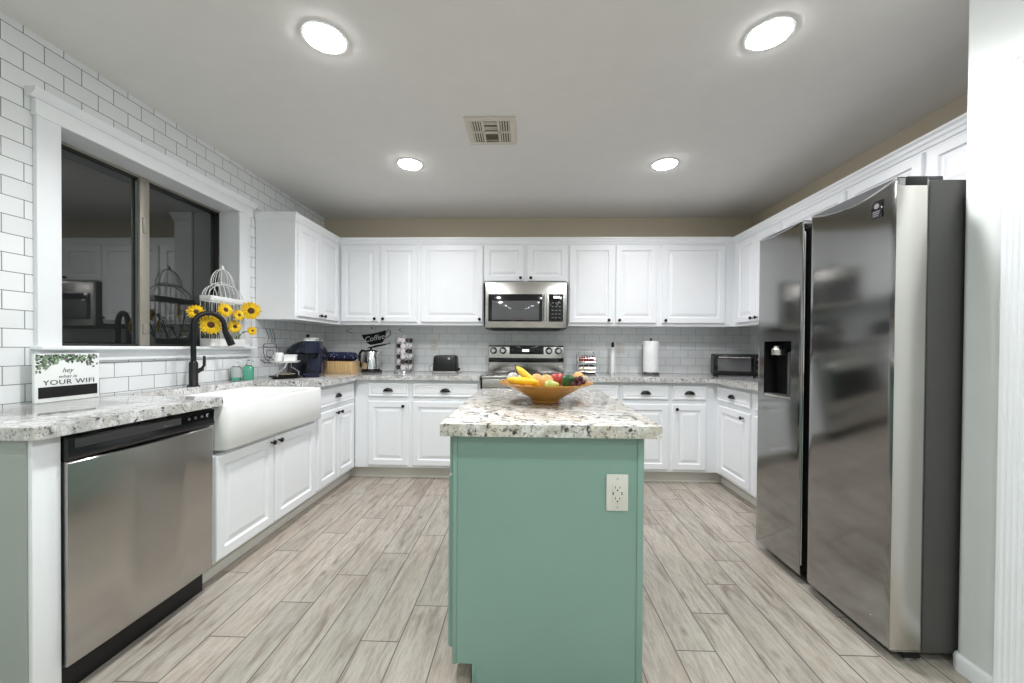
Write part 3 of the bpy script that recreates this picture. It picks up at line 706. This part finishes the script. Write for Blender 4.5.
# ------------------------------------------------------------------ fruit bowl
BX, BY, BT = .095, 1.86, .916
r = thing('fruit_bowl', 'wide flared honey coloured wooden bowl of fruit on the island', 'bowl', (BX, BY, BT), 0)
b = MB(); prof = [(.058, 0), (.064, .004), (.066, .014), (.082, .026), (.118, .047), (.165, .070), (.208, .088), (.222, .093), (.222, .097), (.205, .094), (.160, .078), (.112, .056), (.076, .036), (.045, .026), (.004, .024)]
b.lathe(prof, (0, 0, 0), 48); b.build('bowl', 'bowl', r)
def fruit(name, label, cat, x, y, z, prof, mat, stalk=True, tilt=0., sc=1., sx=1., rz=None):
    o = thing(name, label, cat, (BX+x, BY+y, BT+z), 0.3 if rz is None else rz, 'fruit in the wooden bowl'); o.rotation_euler.x = tilt
    MB().lathe([(a*sc, h*sc) for a, h in prof], (0, 0, 0), 24, sx=sx).build('flesh', mat, o)
    if stalk: MB().tube([(0, 0, prof[-1][1]*sc-.002), (.002, 0, prof[-1][1]*sc+.014)], .0016, 6).build('stalk', 'stalk', o)
    return o
APP = [(.006, .006), (.018, .0), (.030, .010), (.037, .028), (.038, .042), (.033, .058), (.022, .067), (.010, .066), (.002, .062)]
PEA = [(.008, 0), (.026, .006), (.036, .024), (.036, .040), (.026, .060), (.017, .078), (.011, .088), (.003, .091)]
SPH = [(.006, 0), (.022, .006), (.033, .020), (.036, .036), (.032, .052), (.020, .065), (.006, .071)]
fruit('peach', 'peach with orange blush in the middle of the fruit bowl', 'fruit', .0, .0, .064, SPH, 'peach', True, .2, .98)
fruit('peach', 'yellow orange peach low behind the banana in the bowl', 'fruit', -.044, .060, .068, SPH, 'peach', True, .2, .92)
fruit('red_apple', 'red apple right of the middle of the fruit bowl', 'fruit', .060, .042, .072, APP, 'apple', True, -.1, .92)
fruit('green_pear', 'pale green pear lying at the front of the fruit bowl', 'fruit', -.010, -.078, .086, PEA, 'lime', True, 1.5, .74, 1., PI/2)
fruit('green_pepper', 'dark green pepper at the right of the fruit bowl', 'pepper', .103, -.022, .068, [(.005, 0), (.022, .002), (.031, .016), (.033, .036), (.030, .054), (.020, .062), (.006, .057)], 'avocado', True, .1, 1.0)
fruit('orange', 'tan orange at the right end of the fruit bowl', 'fruit', .158, .025, .088, SPH, 'peach', False, 0, .80)
fruit('orange', 'small pale orange by the right rim of the bowl', 'fruit', .180, -.030, .098, SPH, 'spice', False, 0, .48)
fruit('onion', 'silvery pale onion at the left end of the fruit bowl', 'onion', -.158, .00, .086, SPH, 'onion', True, .2, .80)
fruit('onion', 'smaller silvery onion between the left rim and bananas', 'onion', -.114, .056, .074, SPH, 'onion', True, .2, .80)
for k, (x, y, z) in enumerate(((.118, -.090, .084), (.142, -.062, .084), (.136, -.080, .104), (.146, -.088, .084), (.166, -.072, .092), (.154, -.068, .108))):
    tag(MB().lathe([(.002, 0), (.009, .003), (.0125, .011), (.010, .020), (.002, .024)], (0, 0, 0), 14).build('grape', 'grape', None, (BX+x, BY+y, BT+z)), 'dark grape in the small cluster at the right of the bowl', 'grape', 'grapes in the bowl')
def banana(label, pts, rz, loc):
    o = thing('banana', label, 'banana', loc, rz, 'fruit in the wooden bowl')
    n = len(pts); rs = [.004, .011, .0165, .018, .0175, .015, .009, .0045][:n]
    MB().tube(pts, rs, 7).build('peel', 'banana', o, ang=60)
    MB().tube([pts[0], (Vector(pts[0])*2-Vector(pts[1]))], [.0045, .0035], 6).build('stalk', 'stalk', o)
    return o
def bcurve(L_, sag, dz): return [(L_*(t-.5), -sag*math.sin(PI*t), dz*(1-t)) for t in (0, .10, .24, .42, .60, .78, .93, 1.)]
banana('banana standing out diagonally over the left part of the bowl', bcurve(.112, .016, .085), -.35, (BX-.086, BY-.034, BT+.084))
banana('banana lying low along the left front rim of the bowl', bcurve(.15, .022, .010), -.25, (BX-.110, BY-.082, BT+.104))

# ------------------------------------------------------------------ WiFi sign by the left wall
r = thing('wifi_sign', 'small white sign with green leaves and black strip leaning on the tiled wall', 'sign', (-2.066, 1.572, CT), PI/2)
r.rotation_euler = (0, 0, PI/2)
W_, H_ = .249, .210
MB().box(0, W_, -.006, .006, 0.0, H_, .0015).build('board', 'card', r)
MB().box(.012, W_-.010, -.0075, -.0055, .018, .066, .0004).build('chalk_strip', 'black', r)
def leaf2d(mb, x, z, a, l, w_, y):
    c, s = math.cos(a), math.sin(a)
    P = [(0, 0), (.3*l, w_), (.7*l, w_*.8), (l, 0), (.7*l, -w_*.8), (.3*l, -w_)]
    q = [(x+u*c-v*s, z+u*s+v*c) for u, v in P]
    q = [(min(max(u, .003), W_-.003), min(max(v, .003), H_-.003)) for u, v in q]
    mb.loops([[(u, y, v) for u, v in q], [(u, y-.0008, v) for u, v in q]])
for nm, mt, n, y in (('grey_leaves', 'greyink', 90, -.0062), ('dark_leaves', 'leafdark', 120, -.0064), ('pale_leaves', 'leafpale', 55, -.0068)):
    b = MB()
    for i in range(n):
        x = random.uniform(.004, W_-.012); e = abs(x/W_-.5)*2
        depth = .030+.055*e**1.6 if x < W_*.5 else .030+.040*e**2
        z = H_-.004-random.uniform(0, depth)
        if nm != 'grey_leaves' and x > W_*.68 and i % 3: continue
        leaf2d(b, x, z, random.uniform(0, 6.28), random.uniform(.010, .017), random.uniform(.0025, .0045), y-.000004*i)
    b.build(nm, mt, r, flat=True)
text('lettering', 'hey', .030, 'greyink', r, (.118, -.0068, .135), shear=.35)
text('lettering', 'what is', .020, 'greyink', r, (.118, -.0068, .108), sx=1.25, shear=.3)
text('lettering', 'YOUR WIFI', .030, 'ink', r, (.128, -.0068, .083), sx=1.27, spacing=1.06)

# ------------------------------------------------------------------ bird cage with sunflowers on the sill
SZ = WZ0+.014
CXc, CYc, HX, HY = -2.092, 2.638, .043, .155
r = thing('birdcage', 'white wire birdcage planter with a domed top on the window sill', 'birdcage', (CXc, CYc, SZ), 0)
MB().rr([(0, 0), (0, .052), (.006, .052), (.006, .006)], -HX, HX, -HY, HY, .012).build('base_tray', 'wirewhite', r)
MB().rr([(0, .300), (-.002, .303), (-.002, .332), (0, .335), (.008, .335), (.008, .300), (0, .300)], -HX, HX, -HY, HY, .012, cap0=False, cap1=False).build('top_band', 'wirewhite', r)
for nm_, x in (('back_wires', -HX+.004), ('front_wires', HX-.004)):
    b = MB()
    for k in range(9): y = -HY+.006+k*(2*HY-.012)/8; b.tube([(x, y, .05), (x, y, .302)], .0018, 5)
    b.build(nm_, 'wirewhite', r)
b = MB()
for k in range(9):
    t = k/8; y = -HY+t*2*HY; h = .105*math.sqrt(max(0, 1-(2*t-1)**2))
    if 0 < k < 8: b.tube([(HX*math.cos(a), y*1.0, .333+h*math.sin(a)) for a in [PI*q/12 for q in range(13)]], .0017, 5)
for x in (-.022, 0, .022): b.tube([(x, HY*math.cos(a), .333+.105*math.sin(a)*math.sqrt(1-(x/HX)**2)) for a in [PI*q/16 for q in range(17)]], .0022, 5)
b.build('dome_wires', 'wirewhite', r)
b = MB()
for k in range(6):
    a = PI*k/6; b.tube([(.043*math.cos(q)*math.cos(a)*.8, -.01+.098*math.cos(q)*math.sin(a), .418+.112*math.sin(q)) for q in [PI*j/14 for j in range(15)]], .0019, 5)
b.tube(arc((0, -.01, .418), .034, 0, 2*PI, 24, 'xy', .098), .0024, 5, False)
b.build('upper_dome_wires', 'wirewhite', r)
MB().lathe([(.004, .524), (.010, .530), (.012, .538), (.007, .547), (.004, .554), (.001, .560)], (0, -.01, 0), 12).build('finial', 'wirewhite', r)
MB().rr([(0, .008), (0, .045)], -HX+.01, HX-.01, -HY+.01, HY-.01, .008).build('moss', 'leaf', r)
def sunflower(label, y, z, rad, x, face, nleaf=1):
    o = thing('sunflower', label, 'flower', (x, y, z), 0, 'sunflowers in the birdcage')
    R = face.normalized().to_track_quat('Z', 'Y').to_matrix().to_4x4()
    b = MB()
    for ring, (n, l, zz) in enumerate(((17, 1.0, 0), (15, .84, .005))):
        for i in range(n):
            a = 2*PI*(i+.5*ring)/n+random.uniform(-.08, .08); c, s = math.cos(a), math.sin(a); l_ = l*rad*random.uniform(.92, 1.06); w_ = rad*.17
            pr_ = [(.25, .4, 0), (.45, .95, .06), (.70, .95, .05), (.88, .55, 0), (1., .04, -.05)]
            top = [(c*u*l_-s*v*w_, s*u*l_+c*v*w_, zz+h*rad+.004*rad/.05) for u, v, h in pr_]
            bot = [(c*u*l_+s*v*w_, s*u*l_-c*v*w_, zz+h*rad+.004*rad/.05) for u, v, h in pr_]
            mid = [(c*u*l_, s*u*l_, zz+h*rad-.02*rad) for u, v, h in pr_]
            b.loops([top, mid, bot], False, False, False)
    b.xform(R); b.build('petals', 'petal', o)
    MB().lathe([(.36*rad, .0), (.37*rad, .10*rad), (.30*rad, .18*rad), (.15*rad, .20*rad), (.01, .19*rad)], (0, 0, 0), 18).xform(R).build('seed_head', 'seed', o)
    k_ = sum(1 for q in C.objects if q.name.startswith('sunflower'))-1
    root = Vector((CXc+(.018 if k_ % 2 else -.018), CYc+(-.125, -.080, -.035, .005, .040, .085, .125)[k_ % 7], SZ+.047))-o.location
    bk = -face.normalized()*.03
    mid_ = root.lerp(bk, .65)+Vector((-.01, 0, .02))
    MB().tube([tuple(-face.normalized()*.002), tuple(bk), tuple(mid_), tuple(root)], .0032, 6).build('stem', 'leaf', o)
    for k in range(nleaf):
        lb = MB(); s_ = random.choice((-1, 1)); base = bk.lerp(mid_, .4+.4*k)
        q = [(0, 0, 0), (.01, .014*s_, .004), (.014, .034*s_, .0), (.008, .055*s_, -.012), (-.004, .032*s_, .002), (-.004, .012*s_, .004)]
        lb.loops([[tuple(Vector(p)+base) for p in q], [tuple(Vector(p)+base+Vector((.001, 0, -.001))) for p in q]]); lb.build('leaf', 'leaf', o)
    return o
F = Vector
sunflower('sunflower at the far left of the birdcage, left of the faucet neck', 2.400, 1.387, .050, -2.085, F((1, -.7, .1)))
sunflower('big sunflower framed inside the arch of the black faucet', 2.430, 1.306, .066, -2.015, F((1, -.6, .15)))
sunflower('sunflower at the top middle of the birdcage front', 2.548, 1.413, .052, -2.012, F((1, -.4, .25)))
sunflower('smaller sunflower overlapping the right of the top middle one', 2.624, 1.386, .042, -1.978, F((1, -.3, 0)))
sunflower('sunflower low in the middle, just right of the faucet arch', 2.640, 1.308, .048, -2.020, F((1, -.4, 0)))
sunflower('sunflower at the upper right, standing before the wall cabinet side', 2.795, 1.430, .070, -2.015, F((.9, -.8, .05)))
sunflower('small half open sunflower at the lower right of the birdcage', 2.815, 1.285, .034, -2.02, F((1, -.7, .2)))
# soap bottles
def bottle(label, loc, fill, mat_liq):
    o = thing('soap_bottle', label, 'bottle', loc, .3, 'soap bottles')
    MB().rr([(0.002, 0), (0, .004), (0, .088), (.006, .098), (.016, .106)], -.034, .034, -.02, .02, .014).build('bottle', 'clear' if fill < .5 else 'soap', o)
    if fill < .5: MB().rr([(0.0035, .003), (.003, .006), (.003, fill*.1)], -.034, .034, -.02, .02, .013).build('soap', 'soap', o)
    b = MB().lathe([(.013, .104), (.013, .120), (.007, .122), (.006, .138), (.011, .139), (.011, .146), (.003, .148)], (0, 0, 0), 16)
    b.tube([(0, 0, .143), (.022, -.010, .142), (.036, -.016, .135)], .0042, 8); b.build('pump', 'trim' if fill < .5 else 'clear', o)
    return o
bottle('clear pump soap bottle with a little green left, by the sink', (-2.062, 2.715, CT), .25, 'soap')
bottle('green soap bottle right of the clear one, by the sink', (-2.062, 2.835, CT), .8, 'soap')

# ------------------------------------------------------------------ left back corner
r = thing('tiered_tray', 'small two tier tray with white plate top in the left back corner', 'tray', (-1.885, 3.0, CT), 0)
MB().lathe([(.085, 0), (.090, .006), (.112, .010), (.114, .016), (.100, .014), (.004, .012)], (0, 0, 0), 32).build('lower_plate', 'black', r)
b = MB()
for k in range(3):
    a = 2.1*k+.5; b.tube([(.094*math.cos(a), .094*math.sin(a), .016), (.092*math.cos(a), .092*math.sin(a), .05), (.045*math.cos(a+.5), .045*math.sin(a+.5), .085), (.055*math.cos(a+.8), .055*math.sin(a+.8), .122)], .005, 8)
b.build('scroll_support', 'chrome', r)
MB().lathe([(.060, .120), (.095, .122), (.104, .132), (.106, .136), (.094, .130), (.004, .128)], (0, 0, 0), 32).build('upper_plate', 'porcelain', r)
o = thing('white_mug', 'white mug on the upper plate of the tiered tray', 'mug', (-1.925, 2.985, CT+.129), 0)
MB().lathe([(.026, 0), (.030, .004), (.031, .070), (.029, .070), (.028, .008), (.003, .006)], (0, 0, 0), 24).build('cup', 'porcelain', o)
MB().tube(arc((-.03, 0, .037), .018, PI/2, PI*1.5, 10), .004, 8).build('handle', 'porcelain', o)
o = thing('white_canister', 'short white canister box beside the mug on the tray', 'canister', (-1.845, 3.0, CT+.129), .25)
MB().rr([(.003, 0), (0, .003), (0, .040), (.002, .044)], -.042, .042, -.028, .028, .008).build('box', 'porcelain', o)
MB().rr([(-.002, .0442), (-.002, .052), (.004, .055)], -.042, .042, -.028, .028, .008).build('lid', 'card', o)
o = thing('small_dish', 'pale dish with green herbs on the lower plate of the tray', 'dish', (-1.885, 3.0, CT+.0165), 0)
MB().lathe([(.03, 0), (.05, .004), (.072, .016), (.070, .017), (.048, .008), (.003, .006)], (0, 0, 0), 28).build('dish', 'spice', o)
b = MB()
for k in range(14):
    a, q = random.uniform(0, 6.3), random.uniform(.01, .045); b.lathe([(.002, 0), (.008, .004), (.006, .009), (.001, .011)], (q*math.cos(a), q*math.sin(a), .006+.1*q), 8)
tag(b.build('herbs', 'leafpale', o), kind=None)

r = thing('pod_coffee_maker', 'navy blue single cup coffee maker with grey top', 'coffee maker', (-1.752, 3.170, CT), .30)
MB().rr([(0, 0), (-.002, .004), (0, .028), (.004, .032)], -.058, .058, -.115, .09, .02).build('base', 'navy', r)
MB().rr([(0, .03), (0, .20), (.002, .205)], -.056, .056, -.005, .088, .025).build('column', 'navy', r)
MB().rr([(.004, .195), (0, .205), (0, .285), (.006, .292)], -.060, .060, -.110, .092, .028).build('brew_head', 'navy', r)
MB().rr([(0, .2925), (-.002, .298), (-.002, .312), (.008, .320)], -.058, .058, -.108, .09, .026).build('lid', 'chrome', r)
MB().lathe([(.020, 0), (.018, .02), (.010, .028)], (0, -.055, .166), 16).build('spout', 'black', r)
MB().box(-.045, .045, -.108, -.02, .031, .037, .002).build('drip_grate', 'black', r)
r = thing('domed_slow_cooker', 'dark navy domed pot with a tall lid knob behind the coffee maker', 'pot', (-1.945, 3.420, CT), 0)
MB().lathe([(.125, 0), (.135, .006), (.152, .05), (.158, .185), (.150, .190), (.14, .186)], (0, 0, 0), 40).build('pot', 'navydark', r)
MB().lathe([(.161, .191), (.163, .196), (.154, .222), (.126, .258), (.085, .286), (.040, .298), (.012, .300)], (0, 0, 0), 40).build('lid', 'navydark', r)
MB().lathe([(.008, .298), (.006, .325), (.012, .332), (.016, .344), (.012, .354), (.003, .358)], (0, 0, 0), 16).build('lid_knob', 'black', r)
b = MB()
for s in (-1, 1): b.box(s*.150, s*.168, -.03, .03, .13, .148, .004)
b.build('handle', 'black', r)

r = thing('bamboo_box', 'ribbed bamboo box on the back counter, right of the coffee maker', 'box', (-1.800, 3.635, CT), 0)
b = MB(); b.rr([(0, 0), (0, .108), (.006, .108), (.006, .006)], -.152, .152, 0, .19, .008); b.build('box', 'bamboo', r)
b = MB()
for k in range(13): b.box(-.145+k*.02417-.009, -.145+k*.02417+.009, -.004, .0005, .004, .104, .002)
b.build('rib', 'bamboo', r)
r = thing('rolled_towel', 'navy dotted cloth roll lying on top of the bamboo box', 'towel', (-1.815, 3.73, CT+.109), 0)
MB().lathe([(.030, -.165), (.040, -.160), (.044, -.150), (.044, .14), (.040, .158), (.030, .165)], (0, 0, .044), 24, 'x').build('roll', 'polka', r)
MB().tube(arc((.165, 0, .044), .024, -PI/2, PI/2, 8), .005, 8).build('loop', 'navy', r)

r = thing('electric_kettle', 'stainless electric kettle with black base below the coffee cup decal', 'kettle', (-1.545, 3.845, CT), 0)
MB().lathe([(.098, 0), (.100, .006), (.094, .016), (.080, .020)], (0.008, 0, 0), 32).build('power_base', 'black', r)
MB().lathe([(.088, .0205), (.088, .030)], (0, 0, 0), 32).build('collar', 'black', r)
MB().lathe([(.088, .0305), (.086, .06), (.076, .13), (.065, .190), (.062, .200)], (0, 0, 0), 36).build('body', 'chrome', r)
MB().lathe([(.063, .2005), (.058, .212), (.030, .220), (.012, .221), (.012, .232), (.003, .236)], (0, 0, 0), 28).build('lid', 'black', r)
MB().tube([(-.056, 0, .205), (-.092, 0, .212), (-.114, 0, .180), (-.116, 0, .110), (-.104, 0, .055), (-.086, 0, .045)], [.011, .013, .012, .011, .011, .010], 10).build('handle', 'black', r)
MB().tube([(.056, 0, .165), (.078, 0, .185), (.094, 0, .202)], [.020, .015, .010], 10).build('spout', 'chrome', r)

# carousel of coffee pods
r = thing('pod_carousel', 'tall chrome wire carousel holding coffee pods on the back counter', 'rack', (-1.197, 3.80, CT), .25)
MB().lathe([(.098, 0), (.100, .004), (.096, .012), (.02, .016)], (0, 0, 0), 32).build('base', 'chrome', r)
b = MB(); b.tube([(0, 0, .014), (0, 0, .350)], .005, 8)
for k in range(8):
    a = PI/4*k+PI/8+.12
    b.tube([(.092*math.cos(a), .092*math.sin(a), .012), (.092*math.cos(a), .092*math.sin(a), .338)], .002, 6)
for z in (.335, .012): b.tube(arc((0, 0, z), .092, 0, 2*PI, 30, 'xy'), .002, 6, False)
b.build('wire_frame', 'chrome', r)
MB().lathe([(.012, .350), (.010, .362), (.003, .366)], (0, 0, 0), 14).build('top_knob', 'chrome', r)
for k in range(5):
    for j in range(6):
        a = -PI*3/4-PI/4+PI/4*k+.12; z = .030+j*.052
        dark = (k in (1, 3) and (j+k//2) % 2 == 0) or (k in (0, 4) and j % 2) or (k == 2 and j == 1)
        lab = 'dark lidded coffee pod in the chrome carousel' if dark else 'pale lidded coffee pod in the chrome carousel'
        o = thing('coffee_pod', lab, 'coffee pod', (-1.197+.072*math.cos(a), 3.80+.072*math.sin(a), CT+z+.023), a+PI/2, 'dark pods on the carousel' if dark else 'pale pods on the carousel')
        MB().lathe([(.013, -.040), (.015, -.038), (.0205, 0), (.0235, .001), (.0235, .003)], (0, 0, 0), 18, '-y').build('cup', 'card' if not dark else 'black', o)
        MB().lathe([(.0225, .0031), (.0225, .0040)], (0, 0, 0), 18, '-y').build('lid', 'poddark' if dark else 'podlid', o)

r = thing('toaster', 'black toaster with steel foot on the back counter, left of the range', 'toaster', (-.772, 3.74, CT), 0)
MB().rr([(.004, 0), (0, .004), (0, .018), (.004, .022)], -.122, .122, -.075, .09, .02).build('base', 'steel', r)
MB().rr([(0, .0225), (-.002, .04), (.004, .150), (.012, .166), (.024, .172)], -.114, .114, -.07, .085, .025).build('shell', 'black', r)
b = MB()
for y in (-.03, .045): b.box(-.085, .085, y-.013, y+.013, .1715, .1735)
b.build('slot', 'darkgrey', r)
b = MB(); b.box(.113, .135, -.02, .03, .028, .052, .005); b.build('lever', 'black', r)
MB().lathe([(.014, 0), (.012, .008), (.003, .010)], (.045, -.069, .142), 16, '-y').build('dial', 'chrome', r)
MB().tube([(-.10, .085, .05), (-.135, .07, .085), (-.175, .05, .06), (-.165, .04, .02), (-.13, .06, .005), (-.118, .08, .006)], .003, 6).build('cord', 'greyink', r)

# ------------------------------------------------------------------ right of the range
r = thing('spice_rack', 'chrome two tier spice rack right of the range', 'rack', (.592, 3.86, CT), 0)
b = MB()
for x in (-.085, .085):
    b.tube([(x, -.05, 0), (x, -.05, .10), (x*.92, -.02, .19), (x*.8, .02, .215), (x, .05, .19), (x, .05, 0)], .004, 8)
for z, y in ((.02, -.045), (.115, -.045), (.055, -.05), (.150, -.04)): b.tube([(-.085, y, z), (.085, y, z)], .003, 6)
b.tube([(-.068, .02, .215), (.068, .02, .215)], .004, 8)
b.build('frame', 'chrome', r)
MB().box(-.083, .083, -.045, .045, .0, .012, .002).build('bottom_shelf', 'black', r); MB().box(-.083, .083, -.04, .045, .100, .108, .002).build('top_shelf', 'chrome', r)
for row, z in ((0, .0125), (1, .1085)):
    for k in range(3):
        o = thing('spice_jar', ('red spice jar on the top tier of the chrome spice rack' if row else 'pale spice jar on the bottom tier of the chrome spice rack'), 'jar', (0.592-.05+k*.05, 3.853, CT+z), 0, 'red spice jars' if row else 'pale spice jars')
        MB().lathe([(.020, 0), (.023, .003), (.023, .052), (.019, .058)], (0, 0, 0), 18).build('jar', 'red' if row else 'spice', o)
        MB().lathe([(.021, .0585), (.021, .074), (.019, .076)], (0, 0, 0), 18).build('lid', 'chrome' if row else 'poddark', o)
r = thing('slim_bottle', 'tall slim pale bottle with black stopper between spice rack and paper towels', 'bottle', (.860, 3.90, CT), 0)
MB().lathe([(.020, 0), (.022, .003), (.022, .21), (.016, .235), (.011, .25), (.011, .262)], (0, 0, 0), 20).build('bottle', 'porcelain', r)
MB().lathe([(.014, .2625), (.015, .275), (.013, .305), (.006, .312)], (0, 0, 0), 16).build('stopper', 'black', r)
r = thing('paper_towel_holder', 'white paper towel roll standing on a dark holder', 'paper towel roll', (1.212, 3.83, CT), 0)
MB().lathe([(.080, 0), (.082, .004), (.078, .018), (.02, .022)], (0, 0, 0), 32).build('base', 'darkgrey', r)
MB().lathe([(.020, .0225), (.070, .0225), (.072, .028), (.072, .318), (.068, .322), (.020, .322)], (0, 0, 0), 40).build('paper_roll', 'paper', r)
MB().lathe([(.007, .3222), (.007, .335), (.012, .340), (.010, .350), (.002, .353)], (0, 0, 0), 14).build('post', 'darkgrey', r)
MB().tube([(-.078, .01, .02), (-.082, .01, .15), (-.080, .01, .29)], .0035, 6).build('tension_arm', 'darkgrey', r)
r = thing('toaster_oven', 'black countertop toaster oven in the right back corner', 'toaster oven', (1.712, 3.615, CT), -.36)
w = .40
MB().box(0, w, .012, .30, .012, .205, .008).build('housing', 'black', r)
d = MB().box(.012, .315, 0, .012, .030, .192, .003).build('door', 'blackgloss', r)
MB().box(.034, .296, -.0015, .001, .052, .165, .001).build('door_window', 'ovenglass', d)
b = MB(); b.tube([(.04, -.022, .176), (.29, -.022, .176)], .006, 8)
for x in (.05, .28): b.box(x-.005, x+.005, -.02, 0, .171, .181)
b.build('handle', 'chrome', d)
p = MB().box(.320, w-.008, .002, .012, .030, .195, .002).build('control_panel', 'blackgloss', r)
for z in (.06, .11, .16): MB().lathe([(.017, 0), (.015, .012), (.004, .014)], (.355, .002, z), 16, '-y').build('dial', 'darkgrey', p)
for x, y in ((.03, .04), (.37, .04), (.03, .27), (.37, .27)): MB().lathe([(.014, 0), (.012, .0125)], (x, y, 0), 12).build('foot', 'black', r)

# outlets in the backsplash
def outlet(label, x, z):
    o = thing('wall_outlet', label, 'outlet', (x, YB, z), 0)
    MB().box(-.036, .036, -.006, 0, -.058, .058, .002).build('cover_plate', 'plate', o)
    g = MB().box(-.017, .017, -.008, -.005, -.034, .034, .001).build('receptacle', 'plate', o)
    b = MB()
    for z_ in (-.018, .018):
        for x_ in (-.007, .007): b.box(x_-.001, x_+.001, -.0086, -.0075, z_-.004, z_+.005)
    b.build('slot', 'slot', g); return o
outlet('beige outlet plate in the backsplash right of the slim bottle', .965, 1.185)
outlet('beige outlet plate in the backsplash above the black toaster', -.955, 1.20)

# ------------------------------------------------------------------ wall decals
YD = YB-.0005
r = thing('coffee_cup_decal', 'black tilted coffee cup decal lettered Coffee on the backsplash above the kettle', 'decal', (-1.575, YD, 1.265), 0)
def flat(mb, pts, y0=0., y1=-.0015): return mb.loops([[(x, y0, z) for x, z in pts], [(x, y1, z) for x, z in pts]])
tilt = .20; ct, st_ = math.cos(tilt), math.sin(tilt)
def R2(p): return (p[0]*ct-p[1]*st_, p[0]*st_+p[1]*ct)
cup = [(-.135, .062)]+[(-.135+.27*k/8, .062-.010*math.sin(PI*k/8)) for k in range(1, 8)]+[(.125, .062), (.118, .02), (.095, -.03), (.062, -.062), (-.062, -.062), (-.098, -.03), (-.124, .02)]
flat(MB(), [R2(p) for p in cup]).build('cup', 'black', r, flat=True)
flat(MB(), [R2(p) for p in [(-.10, -.080), (.0, -.074), (.12, -.080), (.15, -.072), (.145, -.083), (.08, -.094), (-.08, -.094)]]).build('saucer', 'black', r, flat=True)
b = MB(); b.tube([(*[R2(p)[0]], -.002, R2(p)[1]) for p in [(.118, .03), (.150, .058), (.172, .036), (.160, .0), (.118, -.02), (.100, -.022)]], .005, 6); b.build('cup_handle', 'greyink', r)
text('lettering', 'Coffee', .080, 'card', r, (-.012, -.002, -.002), (PI/2, -tilt, 0), shear=.3)
b = MB()
for cx, cz, s in ((-.27, .075, 1.), (-.03, .105, .45), (.27, .085, .7)):
    b.tube([(cx+s*.03*math.cos(t*1.3)*(1+t*.1), -.002, cz+s*(-.03+.013*t)) for t in [q*.5 for q in range(9)]], .003, 5)
b.build('steam_swirl', 'greyink', r)
r = thing('cup_outline_decal', 'grey line drawing decal of a steaming cup on the tiled left wall', 'decal', (XL+.0005, 3.16, 1.12), PI/2)
b = MB()
def ln(pts, rr_=.0028): b.tube([(x, -.002, z) for x, z in pts], rr_, 5)
ln([(-.085, .06), (-.08, 0), (-.055, -.05), (0, -.07), (.055, -.05), (.08, 0), (.085, .06)]); ln([(.085*math.cos(a), .06+.016*math.sin(a)) for a in [2*PI*k/16 for k in range(17)]])
ln([(.08, .04), (.115, .04), (.118, 0), (.085, -.02), (.070, -.025)]); ln([(-.11, -.055), (-.06, -.082), (.06, -.082), (.11, -.055)]); ln([(-.04, .02), (-.04, -.03), (.0, -.045), (.04, -.03), (.04, .02), (-.04, .02)])
b.build('cup', 'greyink', r)
b = MB()
for x in (-.035, .01, .045): ln([(x+.018*math.sin(t), .085+.026*t) for t in [q*.6 for q in range(8)]])
b.build('steam_swirl', 'greyink', r)
for m_ in list(bpy.data.meshes):
    if not m_.users: bpy.data.meshes.remove(m_)
